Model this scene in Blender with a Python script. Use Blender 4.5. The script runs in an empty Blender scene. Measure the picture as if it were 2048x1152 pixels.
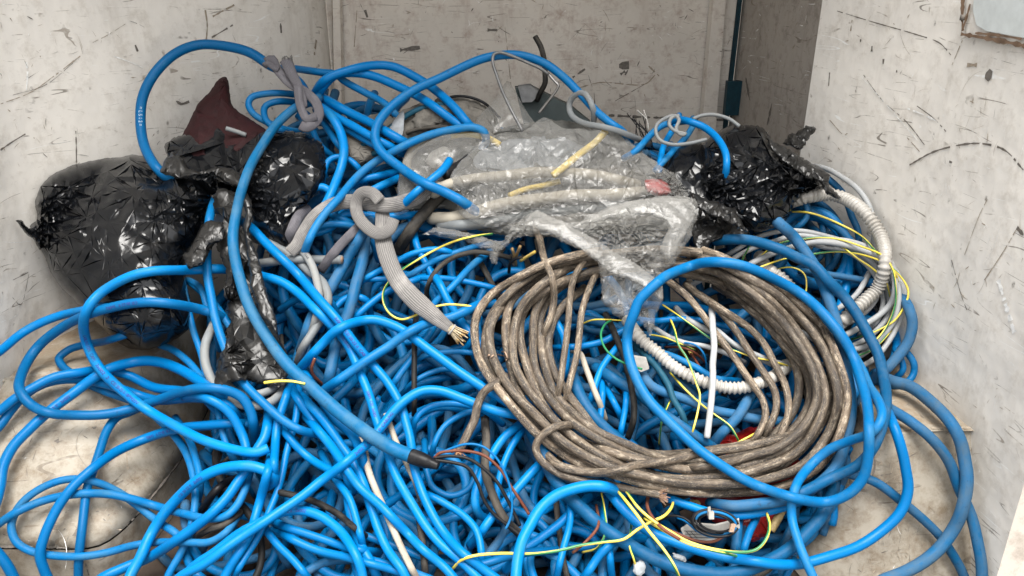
import bpy, bmesh, math, random
import numpy as np
from mathutils import Vector, Matrix, noise
from mathutils.bvhtree import BVHTree
from mathutils.geometry import delaunay_2d_cdt

random.seed(7)
RNG = np.random.default_rng(11)
SC = bpy.context.scene
COL = SC.collection

# ------------------------------------------------------------------ camera, world, light
FPX = 1607.0
PITCH, YAW, CAMH = math.radians(21.0), math.radians(3.63), 1.12
CP, SP, CY, SY = math.cos(PITCH), math.sin(PITCH), math.cos(YAW), math.sin(YAW)
CF = np.array([SY * CP, CY * CP, -SP])
CR = np.array([CY, -SY, 0.0])
CU = np.array([SY * SP, CY * SP, CP])
CO = np.array([0.0, 0.0, CAMH])
cam_data = bpy.data.cameras.new('camera')
cam_data.sensor_width = 36.0
cam_data.lens = 36.0 * FPX / 2048.0
cam_data.clip_start, cam_data.clip_end = 0.05, 200.0
cam = bpy.data.objects.new('camera', cam_data)
COL.objects.link(cam)
M = Matrix.Identity(4)
for i in range(3):
    M[i][0], M[i][1], M[i][2], M[i][3] = CR[i], CU[i], -CF[i], CO[i]
cam.matrix_world = M
SC.camera = cam

SUN_EL, SUN_AZ = math.radians(73), math.radians(181)      # azimuth clockwise from +Y: the daylight comes in through the open rear doors
world = bpy.data.worlds.new('World')
SC.world = world
world.use_nodes = True
wn = world.node_tree
sky = wn.nodes.new('ShaderNodeTexSky')
sky.sky_type = 'NISHITA'
sky.sun_disc = False
sky.sun_elevation = SUN_EL
sky.sun_rotation = SUN_AZ
sky.dust_density = 3.0
hs = wn.nodes.new('ShaderNodeHueSaturation')
hs.inputs['Saturation'].default_value = 0.08
wn.links.new(sky.outputs[0], hs.inputs['Color'])
wn.links.new(hs.outputs[0], wn.nodes['Background'].inputs['Color'])
wn.nodes['Background'].inputs['Strength'].default_value = 0.085
sun_data = bpy.data.lights.new('sun', 'SUN')
sun_data.energy = 1.5
sun_data.angle = math.radians(40)
sun_data.color = (1.0, 0.96, 0.90)
sun = bpy.data.objects.new('sun', sun_data)
sdir = Vector((math.sin(SUN_AZ) * math.cos(SUN_EL), math.cos(SUN_AZ) * math.cos(SUN_EL), math.sin(SUN_EL)))
sun.rotation_euler = sdir.to_track_quat('Z', 'Y').to_euler()
COL.objects.link(sun)
SC.view_settings.view_transform = 'Standard'
SC.view_settings.look = 'None'
SC.view_settings.gamma = 1.0
SC.view_settings.exposure = 2.40
SC.view_settings.use_curve_mapping = False
SC.render.engine = 'CYCLES'
SC.cycles.max_bounces = 8
SC.cycles.transparent_max_bounces = 16


def ray(px, py):
    return CF + (px - 1024.0) / FPX * CR + (576.0 - py) / FPX * CU


def at(px, py, d):
    return CO + d * ray(px, py)


def at_many(px, py, d):
    return CO + d[:, None] * (CF[None] + ((px - 1024.0) / FPX)[:, None] * CR[None] + ((576.0 - py) / FPX)[:, None] * CU[None])


def at_z(px, py, z):
    r = ray(px, py)
    return CO + r * ((z - CAMH) / r[2])


def tag(o, label=None, cat=None, group=None, kind=None):
    if label: o['label'] = label
    if cat: o['category'] = cat
    if group: o['group'] = group
    if kind: o['kind'] = kind
    return o


# ------------------------------------------------------------------ materials
def new_mat(name):
    m = bpy.data.materials.new(name)
    m.use_nodes = True
    nt = m.node_tree
    return m, nt, nt.nodes['Principled BSDF']


def N(nt, t, **kw):
    n = nt.nodes.new(t)
    for k, v in kw.items():
        setattr(n, k, v)
    return n


def ramp(nt, src, a, b, ca=(0, 0, 0, 1), cb=(1, 1, 1, 1)):
    r = N(nt, 'ShaderNodeValToRGB')
    r.color_ramp.elements[0].position, r.color_ramp.elements[1].position = a, b
    r.color_ramp.elements[0].color, r.color_ramp.elements[1].color = ca, cb
    nt.links.new(src, r.inputs[0])
    return r.outputs[0]


def mixc(nt, fac, a, b, blend='MIX'):
    m = N(nt, 'ShaderNodeMix', data_type='RGBA', blend_type=blend)
    for inp, v in ((m.inputs[0], fac), (m.inputs[6], a), (m.inputs[7], b)):
        if isinstance(v, (int, float)):
            inp.default_value = v
        elif isinstance(v, tuple):
            inp.default_value = v if len(v) == 4 else v + (1,)
        else:
            nt.links.new(v, inp)
    return m.outputs[2]


def noise_tex(nt, vec, scale, detail=4, rough=0.6):
    n = N(nt, 'ShaderNodeTexNoise')
    n.inputs['Scale'].default_value = scale
    n.inputs['Detail'].default_value = detail
    n.inputs['Roughness'].default_value = rough
    nt.links.new(vec, n.inputs['Vector'])
    return n.outputs[0]


def mapping(nt, vec, scale=(1, 1, 1), rot=(0, 0, 0), rnd=False):
    m = N(nt, 'ShaderNodeMapping')
    m.inputs['Scale'].default_value = scale
    m.inputs['Rotation'].default_value = rot
    nt.links.new(vec, m.inputs['Vector'])
    if rnd:
        oi = N(nt, 'ShaderNodeObjectInfo')
        mu = N(nt, 'ShaderNodeMath', operation='MULTIPLY')
        mu.inputs[1].default_value = 37.0
        nt.links.new(oi.outputs['Random'], mu.inputs[0])
        nt.links.new(mu.outputs[0], m.inputs['Location'])
    return m.outputs[0]


def math2(nt, op, a, b=None):
    m = N(nt, 'ShaderNodeMath', operation=op)
    for i, v in enumerate((a, b)):
        if v is None: continue
        if isinstance(v, (int, float)): m.inputs[i].default_value = v
        else: nt.links.new(v, m.inputs[i])
    return m.outputs[0]


def bump(nt, bs, h, strength, dist):
    b = N(nt, 'ShaderNodeBump')
    b.inputs['Strength'].default_value = strength
    b.inputs['Distance'].default_value = dist
    nt.links.new(h, b.inputs['Height'])
    nt.links.new(b.outputs[0], bs.inputs['Normal'])


def cable_mat(name, base, dust, amount, rough=0.42, dark=(0.012, 0.02, 0.03), dark_amt=0.35, var=0.2):
    """Coloured PVC sheath: u runs along the cable in metres, v round it."""
    m, nt, bs = new_mat(name)
    uv = N(nt, 'ShaderNodeUVMap').outputs[0]
    v1 = mapping(nt, uv, (22, 1.6, 1), rnd=True)
    n1 = noise_tex(nt, v1, 1.0, 6, 0.65)
    v2 = mapping(nt, uv, (90, 5, 1), rnd=True)
    n2 = noise_tex(nt, v2, 1.0, 5, 0.7)
    oi = N(nt, 'ShaderNodeObjectInfo')
    bright = N(nt, 'ShaderNodeMapRange')
    bright.inputs[3].default_value, bright.inputs[4].default_value = 1 - var, 1 + var
    nt.links.new(oi.outputs['Random'], bright.inputs[0])
    vm = N(nt, 'ShaderNodeVectorMath', operation='SCALE')
    vm.inputs[0].default_value = base
    nt.links.new(bright.outputs[0], vm.inputs['Scale'])
    sh = math2(nt, 'MULTIPLY', math2(nt, 'SUBTRACT', oi.outputs['Random'], 0.5), 0.22)
    d1 = ramp(nt, math2(nt, 'ADD', n1, sh), 0.60 - 0.28 * amount, 0.80)
    c = mixc(nt, d1, vm.outputs[0], dust)
    d2 = ramp(nt, n2, 0.60, 0.70)
    c = mixc(nt, math2(nt, 'MULTIPLY', d2, dark_amt), c, dark)
    nt.links.new(c, bs.inputs['Base Color'])
    r = N(nt, 'ShaderNodeMapRange')
    r.inputs[3].default_value, r.inputs[4].default_value = rough, min(1, rough + 0.35)
    nt.links.new(d1, r.inputs[0])
    nt.links.new(r.outputs[0], bs.inputs['Roughness'])
    bs.inputs['Specular IOR Level'].default_value = 0.15
    bump(nt, bs, n2, 0.12, 0.002)
    return m


MAT = {}
MAT['blue'] = cable_mat('blue_pvc', (0.0002, 0.122, 0.335), (0.010, 0.135, 0.28), 0.14, 0.34, dark_amt=0.2)
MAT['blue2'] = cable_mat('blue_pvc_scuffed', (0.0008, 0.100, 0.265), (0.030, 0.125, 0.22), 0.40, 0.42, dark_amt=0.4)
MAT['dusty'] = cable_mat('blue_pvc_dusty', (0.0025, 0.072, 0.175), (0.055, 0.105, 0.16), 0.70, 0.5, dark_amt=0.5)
MAT['thick'] = cable_mat('blue_rubber_chalky', (0.0015, 0.088, 0.205), (0.05, 0.125, 0.19), 0.75, 0.5, dark_amt=0.45)
MAT['teal'] = cable_mat('stained_teal_pvc', (0.008, 0.06, 0.10), (0.015, 0.04, 0.045), 0.7, 0.5, dark_amt=0.9)
MAT['grey'] = cable_mat('grey_pvc', (0.135, 0.145, 0.15), (0.20, 0.195, 0.18), 0.5, 0.45, (0.06, 0.06, 0.06), 0.4)
MAT['white'] = cable_mat('white_pvc', (0.29, 0.30, 0.305), (0.21, 0.20, 0.185), 0.4, 0.42, (0.12, 0.11, 0.1), 0.35)
MAT['beige'] = cable_mat('beige_pvc', (0.30, 0.27, 0.22), (0.16, 0.13, 0.10), 0.45, 0.5, (0.07, 0.05, 0.035), 0.7)
MAT['tube'] = cable_mat('dusty_beige_hose', (0.33, 0.30, 0.245), (0.23, 0.20, 0.16), 0.5, 0.5, (0.2, 0.17, 0.13), 0.3)
MAT['black'] = cable_mat('black_pvc', (0.006, 0.006, 0.007), (0.02, 0.02, 0.02), 0.3, 0.4)
MAT['dirtyblack'] = cable_mat('muddy_black_rubber', (0.010, 0.010, 0.010), (0.08, 0.07, 0.058), 0.7, 0.6)
MAT['brownwire'] = cable_mat('brown_wire_pvc', (0.09, 0.028, 0.016), (0.13, 0.06, 0.04), 0.3, 0.45)
MAT['greenwire'] = cable_mat('green_wire_pvc', (0.02, 0.17, 0.07), (0.1, 0.2, 0.1), 0.3, 0.45)
MAT['yellow'] = cable_mat('yellow_pvc', (0.55, 0.40, 0.09), (0.45, 0.36, 0.16), 0.4, 0.45, (0.2, 0.14, 0.05), 0.3)
MAT['steel'] = None


def plain(name, col, rough=0.5, metal=0.0, nscale=40, namt=0.25, bumpd=0.0):
    m, nt, bs = new_mat(name)
    tc = N(nt, 'ShaderNodeTexCoord').outputs['Object']
    n = noise_tex(nt, tc, nscale, 5, 0.65)
    c = mixc(nt, ramp(nt, n, 0.35, 0.75), col, tuple(x * (1 - namt * 2) for x in col))
    nt.links.new(c, bs.inputs['Base Color'])
    bs.inputs['Roughness'].default_value = rough
    bs.inputs['Metallic'].default_value = metal
    bs.inputs['Specular IOR Level'].default_value = 0.25
    if bumpd:
        bump(nt, bs, n, 0.5, bumpd)
    return m


MAT['steel'] = plain('dull_steel', (0.28, 0.27, 0.26), 0.35, 0.85)
MAT['darksteel'] = plain('painted_rod', (0.13, 0.13, 0.13), 0.4, 0.3)
MAT['copper'] = plain('copper_strand', (0.48, 0.26, 0.15), 0.4, 0.7, 200)
MAT['copperdust'] = plain('dusty_cut_end', (0.30, 0.19, 0.13), 0.7, 0.2, 300)
MAT['cream'] = plain('cream_wire', (0.38, 0.31, 0.20), 0.5, 0, 150)
MAT['bronze'] = plain('tarnished_wire_tip', (0.30, 0.20, 0.09), 0.45, 0.3, 150)
MAT['clip'] = plain('white_nylon', (0.30, 0.29, 0.27), 0.45)
MAT['string'] = plain('twine', (0.35, 0.24, 0.17), 0.9, 0, 200)
MAT['red'] = plain('red_printed_film', (0.20, 0.007, 0.006), 0.35, 0, 30, 0.2, 0.002)
MAT['redpale'] = plain('faded_red_film', (0.38, 0.07, 0.07), 0.4, 0, 60)
MAT['maroon'] = plain('maroon_cloth', (0.019, 0.001, 0.002), 0.75, 0, 60, 0.3, 0.002)
MAT['boxdark'] = plain('dark_green_board', (0.030, 0.042, 0.042), 0.6, 0, 25)
MAT['ragcloth'] = plain('dirty_rag_cloth', (0.13, 0.12, 0.105), 0.9, 0, 25, 0.4, 0.004)
MAT['gold'] = plain('tan_foil', (0.30, 0.22, 0.10), 0.5, 0, 90, 0.4)
MAT['rubberseal'] = plain('teal_rubber_seal', (0.006, 0.035, 0.05), 0.45, 0, 60)
MAT['shard'] = plain('grey_plastic_shard', (0.22, 0.235, 0.25), 0.45, 0, 30)
MAT['print'] = plain('purple_print', (0.045, 0.02, 0.17), 0.6, 0, 300)
MAT['whiteprint'] = plain('white_print', (0.45, 0.60, 0.72), 0.6, 0, 300)
MAT['blackprint'] = plain('black_print', (0.03, 0.03, 0.035), 0.6, 0, 300)


def braid_mat(name, base, dark):
    m, nt, bs = new_mat(name)
    uv = N(nt, 'ShaderNodeUVMap').outputs[0]
    sep = N(nt, 'ShaderNodeSeparateXYZ'); nt.links.new(uv, sep.inputs[0])
    wob = noise_tex(nt, mapping(nt, uv, (30, 3, 1)), 1.0, 3)
    v = math2(nt, 'ADD', math2(nt, 'MULTIPLY', sep.outputs[1], 26 * 6.2832), math2(nt, 'MULTIPLY', wob, 4.0))
    s = math2(nt, 'SINE', v)
    u = math2(nt, 'SINE', math2(nt, 'ADD', math2(nt, 'MULTIPLY', sep.outputs[0], 6.2832 / 0.0022), math2(nt, 'MULTIPLY', s, 1.3)))
    h = math2(nt, 'ADD', math2(nt, 'MULTIPLY', s, 0.5), math2(nt, 'MULTIPLY', u, 0.25))
    n1 = noise_tex(nt, mapping(nt, uv, (18, 2, 1), rnd=True), 1.0, 5)
    f = ramp(nt, h, 0.0, 0.6)
    c = mixc(nt, f, dark, base)
    c = mixc(nt, ramp(nt, n1, 0.5, 0.8), c, tuple(x * 1.25 for x in base))
    nt.links.new(c, bs.inputs['Base Color'])
    bs.inputs['Roughness'].default_value = 0.75
    bump(nt, bs, h, 0.6, 0.0012)
    return m


MAT['braid'] = braid_mat('grey_braid', (0.20, 0.19, 0.18), (0.09, 0.085, 0.082))
MAT['braiddark'] = braid_mat('lilac_grey_braid', (0.12, 0.115, 0.125), (0.065, 0.06, 0.07))


def tarry_mat():
    m, nt, bs = new_mat('brown_rubber_with_black_wear')
    uv = N(nt, 'ShaderNodeUVMap').outputs[0]
    n1 = noise_tex(nt, mapping(nt, uv, (9, 2.2, 1), rnd=True), 1.0, 7, 0.7)
    n2 = noise_tex(nt, mapping(nt, uv, (60, 6, 1)), 1.0, 5, 0.75)
    n3 = noise_tex(nt, mapping(nt, uv, (260, 30, 1)), 1.0, 2, 0.5)
    n4 = noise_tex(nt, mapping(nt, uv, (14, 5, 1), rot=(0, 0, 0.3)), 1.0, 6, 0.8)
    c = mixc(nt, ramp(nt, n1, 0.35, 0.68), (0.065, 0.046, 0.031), (0.150, 0.115, 0.080))
    c = mixc(nt, ramp(nt, n2, 0.50, 0.68), c, (0.34, 0.285, 0.215))
    oi = N(nt, 'ShaderNodeObjectInfo'); br = N(nt, 'ShaderNodeMapRange'); br.inputs[3].default_value, br.inputs[4].default_value = 0.62, 1.35
    nt.links.new(oi.outputs['Random'], br.inputs[0])
    vm = N(nt, 'ShaderNodeVectorMath', operation='SCALE'); nt.links.new(c, vm.inputs[0]); nt.links.new(br.outputs[0], vm.inputs['Scale']); c = vm.outputs[0]
    blk = math2(nt, 'MULTIPLY', ramp(nt, n4, 0.47, 0.54), ramp(nt, n3, 0.38, 0.50))
    c = mixc(nt, math2(nt, 'MULTIPLY', blk, 0.9), c, (0.018, 0.015, 0.013))
    nt.links.new(c, bs.inputs['Base Color'])
    bs.inputs['Roughness'].default_value = 0.72
    bump(nt, bs, n3, 0.5, 0.0012)
    return m


MAT['tarry'] = tarry_mat()


def conduit_mat():
    m, nt, bs = new_mat('ribbed_white_conduit')
    uv = N(nt, 'ShaderNodeUVMap').outputs[0]
    n1 = noise_tex(nt, mapping(nt, uv, (20, 2, 1), rnd=True), 1.0, 6, 0.7)
    c = mixc(nt, ramp(nt, n1, 0.4, 0.8), (0.34, 0.325, 0.30), (0.20, 0.18, 0.15))
    nt.links.new(c, bs.inputs['Base Color'])
    bs.inputs['Roughness'].default_value = 0.45
    return m


MAT['conduit'] = conduit_mat()


def gy_mat():
    """Yellow wire with a green stripe that winds slowly round it."""
    m, nt, bs = new_mat('yellow_green_earth_wire')
    uv = N(nt, 'ShaderNodeUVMap').outputs[0]
    sep = N(nt, 'ShaderNodeSeparateXYZ'); nt.links.new(uv, sep.inputs[0])
    oi = N(nt, 'ShaderNodeObjectInfo')
    a = math2(nt, 'ADD', math2(nt, 'ADD', sep.outputs[1], math2(nt, 'MULTIPLY', sep.outputs[0], 3.2)), oi.outputs['Random'])
    fr = math2(nt, 'FRACT', a)
    st = math2(nt, 'LESS_THAN', fr, 0.36)
    n1 = noise_tex(nt, mapping(nt, uv, (50, 2, 1)), 1.0, 4)
    y = mixc(nt, ramp(nt, n1, 0.4, 0.8), (0.62, 0.50, 0.05), (0.45, 0.33, 0.10))
    c = mixc(nt, st, y, (0.02, 0.14, 0.045))
    nt.links.new(c, bs.inputs['Base Color'])
    bs.inputs['Roughness'].default_value = 0.4
    return m


MAT['gy'] = gy_mat()


def black_film(name='black_polythene', base=(0.0035, 0.004, 0.005)):
    m, nt, bs = new_mat(name)
    tc = N(nt, 'ShaderNodeTexCoord').outputs['Object']
    warp = N(nt, 'ShaderNodeVectorMath', operation='ADD')
    nz = N(nt, 'ShaderNodeTexNoise'); nz.inputs['Scale'].default_value = 9; nt.links.new(tc, nz.inputs['Vector'])
    sc = N(nt, 'ShaderNodeVectorMath', operation='SCALE'); sc.inputs['Scale'].default_value = 0.12
    nt.links.new(nz.outputs['Color'], sc.inputs[0]); nt.links.new(tc, warp.inputs[0]); nt.links.new(sc.outputs[0], warp.inputs[1])
    v = N(nt, 'ShaderNodeTexVoronoi', feature='DISTANCE_TO_EDGE'); v.inputs['Scale'].default_value = 20
    nt.links.new(mapping(nt, warp.outputs[0], (1, 0.8, 1.5), (0.3, 0.4, 0.6)), v.inputs['Vector'])
    v2 = N(nt, 'ShaderNodeTexVoronoi', feature='DISTANCE_TO_EDGE'); v2.inputs['Scale'].default_value = 48
    nt.links.new(warp.outputs[0], v2.inputs['Vector'])
    n = noise_tex(nt, tc, 120, 3)
    h = math2(nt, 'ADD', v.outputs['Distance'], math2(nt, 'MULTIPLY', v2.outputs['Distance'], 0.45))
    h = math2(nt, 'ADD', h, math2(nt, 'MULTIPLY', n, 0.03))
    dustn = noise_tex(nt, tc, 14, 6, 0.7)
    c = mixc(nt, ramp(nt, dustn, 0.55, 0.85), base, (0.016, 0.015, 0.014))
    nt.links.new(c, bs.inputs['Base Color'])
    bs.inputs['Roughness'].default_value = 0.21
    bs.inputs['Specular IOR Level'].default_value = 0.36
    bump(nt, bs, h, 0.12, 0.002)
    return m


MAT['film'] = black_film()
MAT['filmtorn'] = black_film('torn_black_polythene', (0.009, 0.0088, 0.0085))
MAT['filmtorn'].node_tree.nodes['Principled BSDF'].inputs['Roughness'].default_value = 0.33


def clear_film():
    m, nt, bs = new_mat('clear_polythene')
    tc = N(nt, 'ShaderNodeTexCoord').outputs['Object']
    out = nt.nodes['Material Output']
    v = N(nt, 'ShaderNodeTexVoronoi', feature='DISTANCE_TO_EDGE'); v.inputs['Scale'].default_value = 26
    nz = N(nt, 'ShaderNodeTexNoise'); nz.inputs['Scale'].default_value = 14; nt.links.new(tc, nz.inputs['Vector'])
    sc = N(nt, 'ShaderNodeVectorMath', operation='SCALE'); sc.inputs['Scale'].default_value = 0.10
    wa = N(nt, 'ShaderNodeVectorMath', operation='ADD')
    nt.links.new(nz.outputs['Color'], sc.inputs[0]); nt.links.new(tc, wa.inputs[0]); nt.links.new(sc.outputs[0], wa.inputs[1])
    nt.links.new(mapping(nt, wa.outputs[0], (1, 1, 2.2), (0.2, 0.9, 0.2)), v.inputs['Vector'])
    n = noise_tex(nt, tc, 90, 4)
    h = math2(nt, 'ADD', v.outputs['Distance'], math2(nt, 'MULTIPLY', n, 0.03))
    bs.inputs['Base Color'].default_value = (0.20, 0.197, 0.188, 1)
    bs.inputs['Roughness'].default_value = 0.22
    bs.inputs['Specular IOR Level'].default_value = 0.6
    bump(nt, bs, h, 0.25, 0.003)
    tr = N(nt, 'ShaderNodeBsdfTransparent'); tr.inputs[0].default_value = (0.95, 0.95, 0.94, 1)
    dn = noise_tex(nt, tc, 22, 7, 0.75)
    lw = N(nt, 'ShaderNodeLayerWeight'); lw.inputs[0].default_value = 0.35
    a = math2(nt, 'ADD', math2(nt, 'MULTIPLY', ramp(nt, dn, 0.40, 0.75), 0.22), math2(nt, 'MULTIPLY', lw.outputs['Facing'], 0.35))
    a = math2(nt, 'MINIMUM', math2(nt, 'ADD', a, 0.26), 0.93)
    mx = N(nt, 'ShaderNodeMixShader')
    nt.links.new(a, mx.inputs[0]); nt.links.new(tr.outputs[0], mx.inputs[1]); nt.links.new(bs.outputs[0], mx.inputs[2])
    nt.links.new(mx.outputs[0], out.inputs['Surface'])
    return m


MAT['clear'] = clear_film()


def wall_mat(name, base, grime, gamt, scr=1.0):
    m, nt, bs = new_mat(name)
    tc = N(nt, 'ShaderNodeTexCoord').outputs['Object']
    n1 = noise_tex(nt, tc, 2.6, 8, 0.68)
    n2 = noise_tex(nt, tc, 24, 8, 0.75)
    c = mixc(nt, ramp(nt, n1, 0.42, 0.80), base, tuple(b * (0.80 if scr <= 1 else 0.72) for b in base))
    c = mixc(nt, math2(nt, 'MULTIPLY', ramp(nt, n2, 0.50 if scr <= 1 else 0.44, 0.74 if scr <= 1 else 0.66), gamt), c, grime)
    # smeared dirt running downwards
    n5 = noise_tex(nt, mapping(nt, tc, (14, 14, 2.4)), 1.0, 6, 0.7)
    c = mixc(nt, math2(nt, 'MULTIPLY', ramp(nt, n5, 0.56, 0.80), gamt * 0.8), c, grime)
    # hairline scratches: thin contour lines of stretched noise, kept only in patches
    for i, (rot, scl, col, w, amt) in enumerate((((0.5, 0, 0), (3, 3, 24), (0.13, 0.105, 0.08), 0.006, 0.75), ((-0.75, 0.3, 0), (3, 3, 30), (0.10, 0.08, 0.06), 0.005, 0.7),
                                         ((1.3, 0.4, 0), (2.5, 2.5, 26), (0.78, 0.78, 0.76), 0.007, 0.8), ((0.1, 0.9, 0.2), (4, 4, 20), (0.16, 0.12, 0.08), 0.006, 0.6))):
        v = mapping(nt, tc, scl, rot)
        nn = noise_tex(nt, v, 1.0, 1, 0.4)
        line = math2(nt, 'LESS_THAN', math2(nt, 'ABSOLUTE', math2(nt, 'SUBTRACT', nn, 0.5)), w * (scr if i != 2 else 0.7))
        mk = ramp(nt, noise_tex(nt, mapping(nt, tc, (1, 1, 1), (i, i * 2, 0)), 7 + i, 4, 0.7), 0.55, 0.62)
        c = mixc(nt, math2(nt, 'MULTIPLY', math2(nt, 'MULTIPLY', line, mk), amt if not (i == 2 and scr > 1) else 0.15), c, col)
    # dents and chips
    vo = N(nt, 'ShaderNodeTexVoronoi', feature='F1'); vo.inputs['Scale'].default_value = 17
    nt.links.new(mapping(nt, tc, (1, 1, 0.7)), vo.inputs['Vector'])
    chip = math2(nt, 'MULTIPLY', ramp(nt, vo.outputs['Distance'], 0.045, 0.10, (1, 1, 1, 1), (0, 0, 0, 1)), ramp(nt, n2, 0.48, 0.58))
    c = mixc(nt, math2(nt, 'MULTIPLY', chip, 0.85), c, (0.10, 0.085, 0.07))
    # dirt that has settled on level surfaces
    ge = N(nt, 'ShaderNodeNewGeometry'); sp = N(nt, 'ShaderNodeSeparateXYZ'); nt.links.new(ge.outputs['True Normal'], sp.inputs[0])
    top = math2(nt, 'MULTIPLY', ramp(nt, math2(nt, 'ABSOLUTE', sp.outputs[2]), 0.9, 0.98), ramp(nt, n2, 0.25, 0.65))
    c = mixc(nt, math2(nt, 'MULTIPLY', top, 0.75), c, tuple(g * 1.5 for g in grime))
    nt.links.new(c, bs.inputs['Base Color'])
    bs.inputs['Roughness'].default_value = 0.62
    bs.inputs['Specular IOR Level'].default_value = 0.3
    nb = noise_tex(nt, tc, 6, 3)
    hh = math2(nt, 'ADD', math2(nt, 'MULTIPLY', nb, 1.0), math2(nt, 'MULTIPLY', n2, 0.05))
    bump(nt, bs, hh, 0.35, 0.02)
    return m


MAT['wall'] = wall_mat('scratched_white_paint', (0.70, 0.665, 0.61), (0.30, 0.25, 0.19), 0.45)
MAT['bulk'] = wall_mat('scuffed_bulkhead_paint', (0.60, 0.55, 0.485), (0.26, 0.165, 0.13), 0.7)
MAT['recess'] = wall_mat('stained_recess_paint', (0.36, 0.325, 0.285), (0.13, 0.10, 0.08), 0.8)  # base colour darkened for the stains and to carry the recess's shade
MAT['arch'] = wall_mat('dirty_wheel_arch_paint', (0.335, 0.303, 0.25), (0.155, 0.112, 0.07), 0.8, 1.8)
MAT['floor'] = wall_mat('dirty_floor_sheet', (0.07, 0.055, 0.042), (0.03, 0.02, 0.015), 0.9)
MAT['rust'] = plain('rusty_edge', (0.20, 0.13, 0.085), 0.9, 0, 80, 0.3)
MAT['scuffdark'] = plain('dark_scuff', (0.17, 0.15, 0.13), 0.7, 0, 120)
MAT['scuffbrown'] = plain('brown_scuff', (0.36, 0.30, 0.23), 0.7, 0, 120)
MAT['scuffwhite'] = plain('pale_scratch', (0.88, 0.87, 0.84), 0.6, 0, 120)
MAT['ground'] = plain('concrete_yard', (0.28, 0.27, 0.25), 0.9, 0, 8)


# ------------------------------------------------------------------ mesh helpers
def mesh_obj(name, verts, faces, mats, parent=None, smooth=True, uvs=None, midx=None, origin=None):
    verts = np.asarray(verts, dtype=float)
    if origin is None:
        origin = verts.mean(axis=0) if parent is None else np.array(parent['_o'])
    me = bpy.data.meshes.new(name)
    me.from_pydata([tuple(v) for v in (verts - origin)], [], faces)
    for m in (mats if isinstance(mats, (list, tuple)) else [mats]):
        me.materials.append(m)
    if smooth:
        me.polygons.foreach_set('use_smooth', [True] * len(me.polygons))
    if midx is not None:
        me.polygons.foreach_set('material_index', midx)
    if uvs is not None:
        l = me.uv_layers.new(name='UVMap')
        l.data.foreach_set('uv', np.asarray(uvs, dtype=np.float32).ravel())
    me.update()
    o = bpy.data.objects.new(name, me)
    COL.objects.link(o)
    ORI[o.name] = origin
    if parent is not None:
        o.parent = parent
    else:
        o.location = origin
    return o


ORI = {}


def child(name, verts, faces, mats, parent, **kw):
    """A part: vertices in world space, stored relative to the parent's origin."""
    return mesh_obj(name, verts, faces, mats, parent=parent, origin=ORI[parent.name], **kw)


def box_vf(c, ax, ay, az):
    """Box from a centre and three half-axis vectors."""
    c, ax, ay, az = map(np.asarray, (c, ax, ay, az))
    v = [c + i * ax + j * ay + k * az for i in (-1, 1) for j in (-1, 1) for k in (-1, 1)]
    f = [(0, 1, 3, 2), (4, 6, 7, 5), (0, 4, 5, 1), (2, 3, 7, 6), (0, 2, 6, 4), (1, 5, 7, 3)]
    return v, f


def merge(parts):
    V, F, o = [], [], 0
    for v, f in parts:
        V += [np.asarray(x) for x in v]
        F += [tuple(i + o for i in q) for q in f]
        o += len(v)
    return V, F


def resample(pts, step):
    """Catmull-Rom through the control points, then even steps. pts: (n,k)"""
    P = np.asarray(pts, dtype=float)
    if len(P) == 2:
        P = np.vstack([P[0], (P[0] + P[1]) / 2, P[1]])
    Q = np.vstack([2 * P[0] - P[1], P, 2 * P[-1] - P[-2]])
    out = []
    for i in range(1, len(Q) - 2):
        p0, p1, p2, p3 = Q[i - 1], Q[i], Q[i + 1], Q[i + 2]
        n = max(4, int(np.linalg.norm((p2 - p1)[:2]) / 3) if step > 1 else 12)
        t = np.linspace(0, 1, n, endpoint=False)[:, None]
        # centripetal-like tangents scaled by chord to avoid overshoot
        d0, d1, d2 = (max(1e-9, np.linalg.norm((b - a)[:3])) ** 0.5 for a, b in ((p0, p1), (p1, p2), (p2, p3)))
        m1 = (p2 - p1) + d1 * ((p1 - p0) / d0 - (p2 - p0) / (d0 + d1))
        m2 = (p2 - p1) + d1 * ((p3 - p2) / d2 - (p3 - p1) / (d1 + d2))
        out.append((2 * t**3 - 3 * t**2 + 1) * p1 + (t**3 - 2 * t**2 + t) * m1 + (-2 * t**3 + 3 * t**2) * p2 + (t**3 - t**2) * m2)
    out.append(P[-1:])
    A = np.vstack(out)
    s = np.concatenate([[0], np.cumsum(np.linalg.norm(np.diff(A[:, :3], axis=0), axis=1))])
    n = max(3, int(round(s[-1] / step)) + 1)
    t = np.linspace(0, s[-1], n)
    return np.stack([np.interp(t, s, A[:, k]) for k in range(A.shape[1])], axis=1)


def gauss(a, sigma):
    if sigma <= 0 or len(a) < 3: return a
    r = int(3 * sigma) + 1
    k = np.exp(-0.5 * (np.arange(-r, r + 1) / sigma) ** 2); k /= k.sum()
    return np.convolve(np.pad(a, r, mode='edge'), k, mode='valid')


def minfilt(a, r):
    p = np.pad(a, r, mode='edge')
    return np.min(np.stack([p[i:i + len(a)] for i in range(2 * r + 1)]), axis=0)


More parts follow.
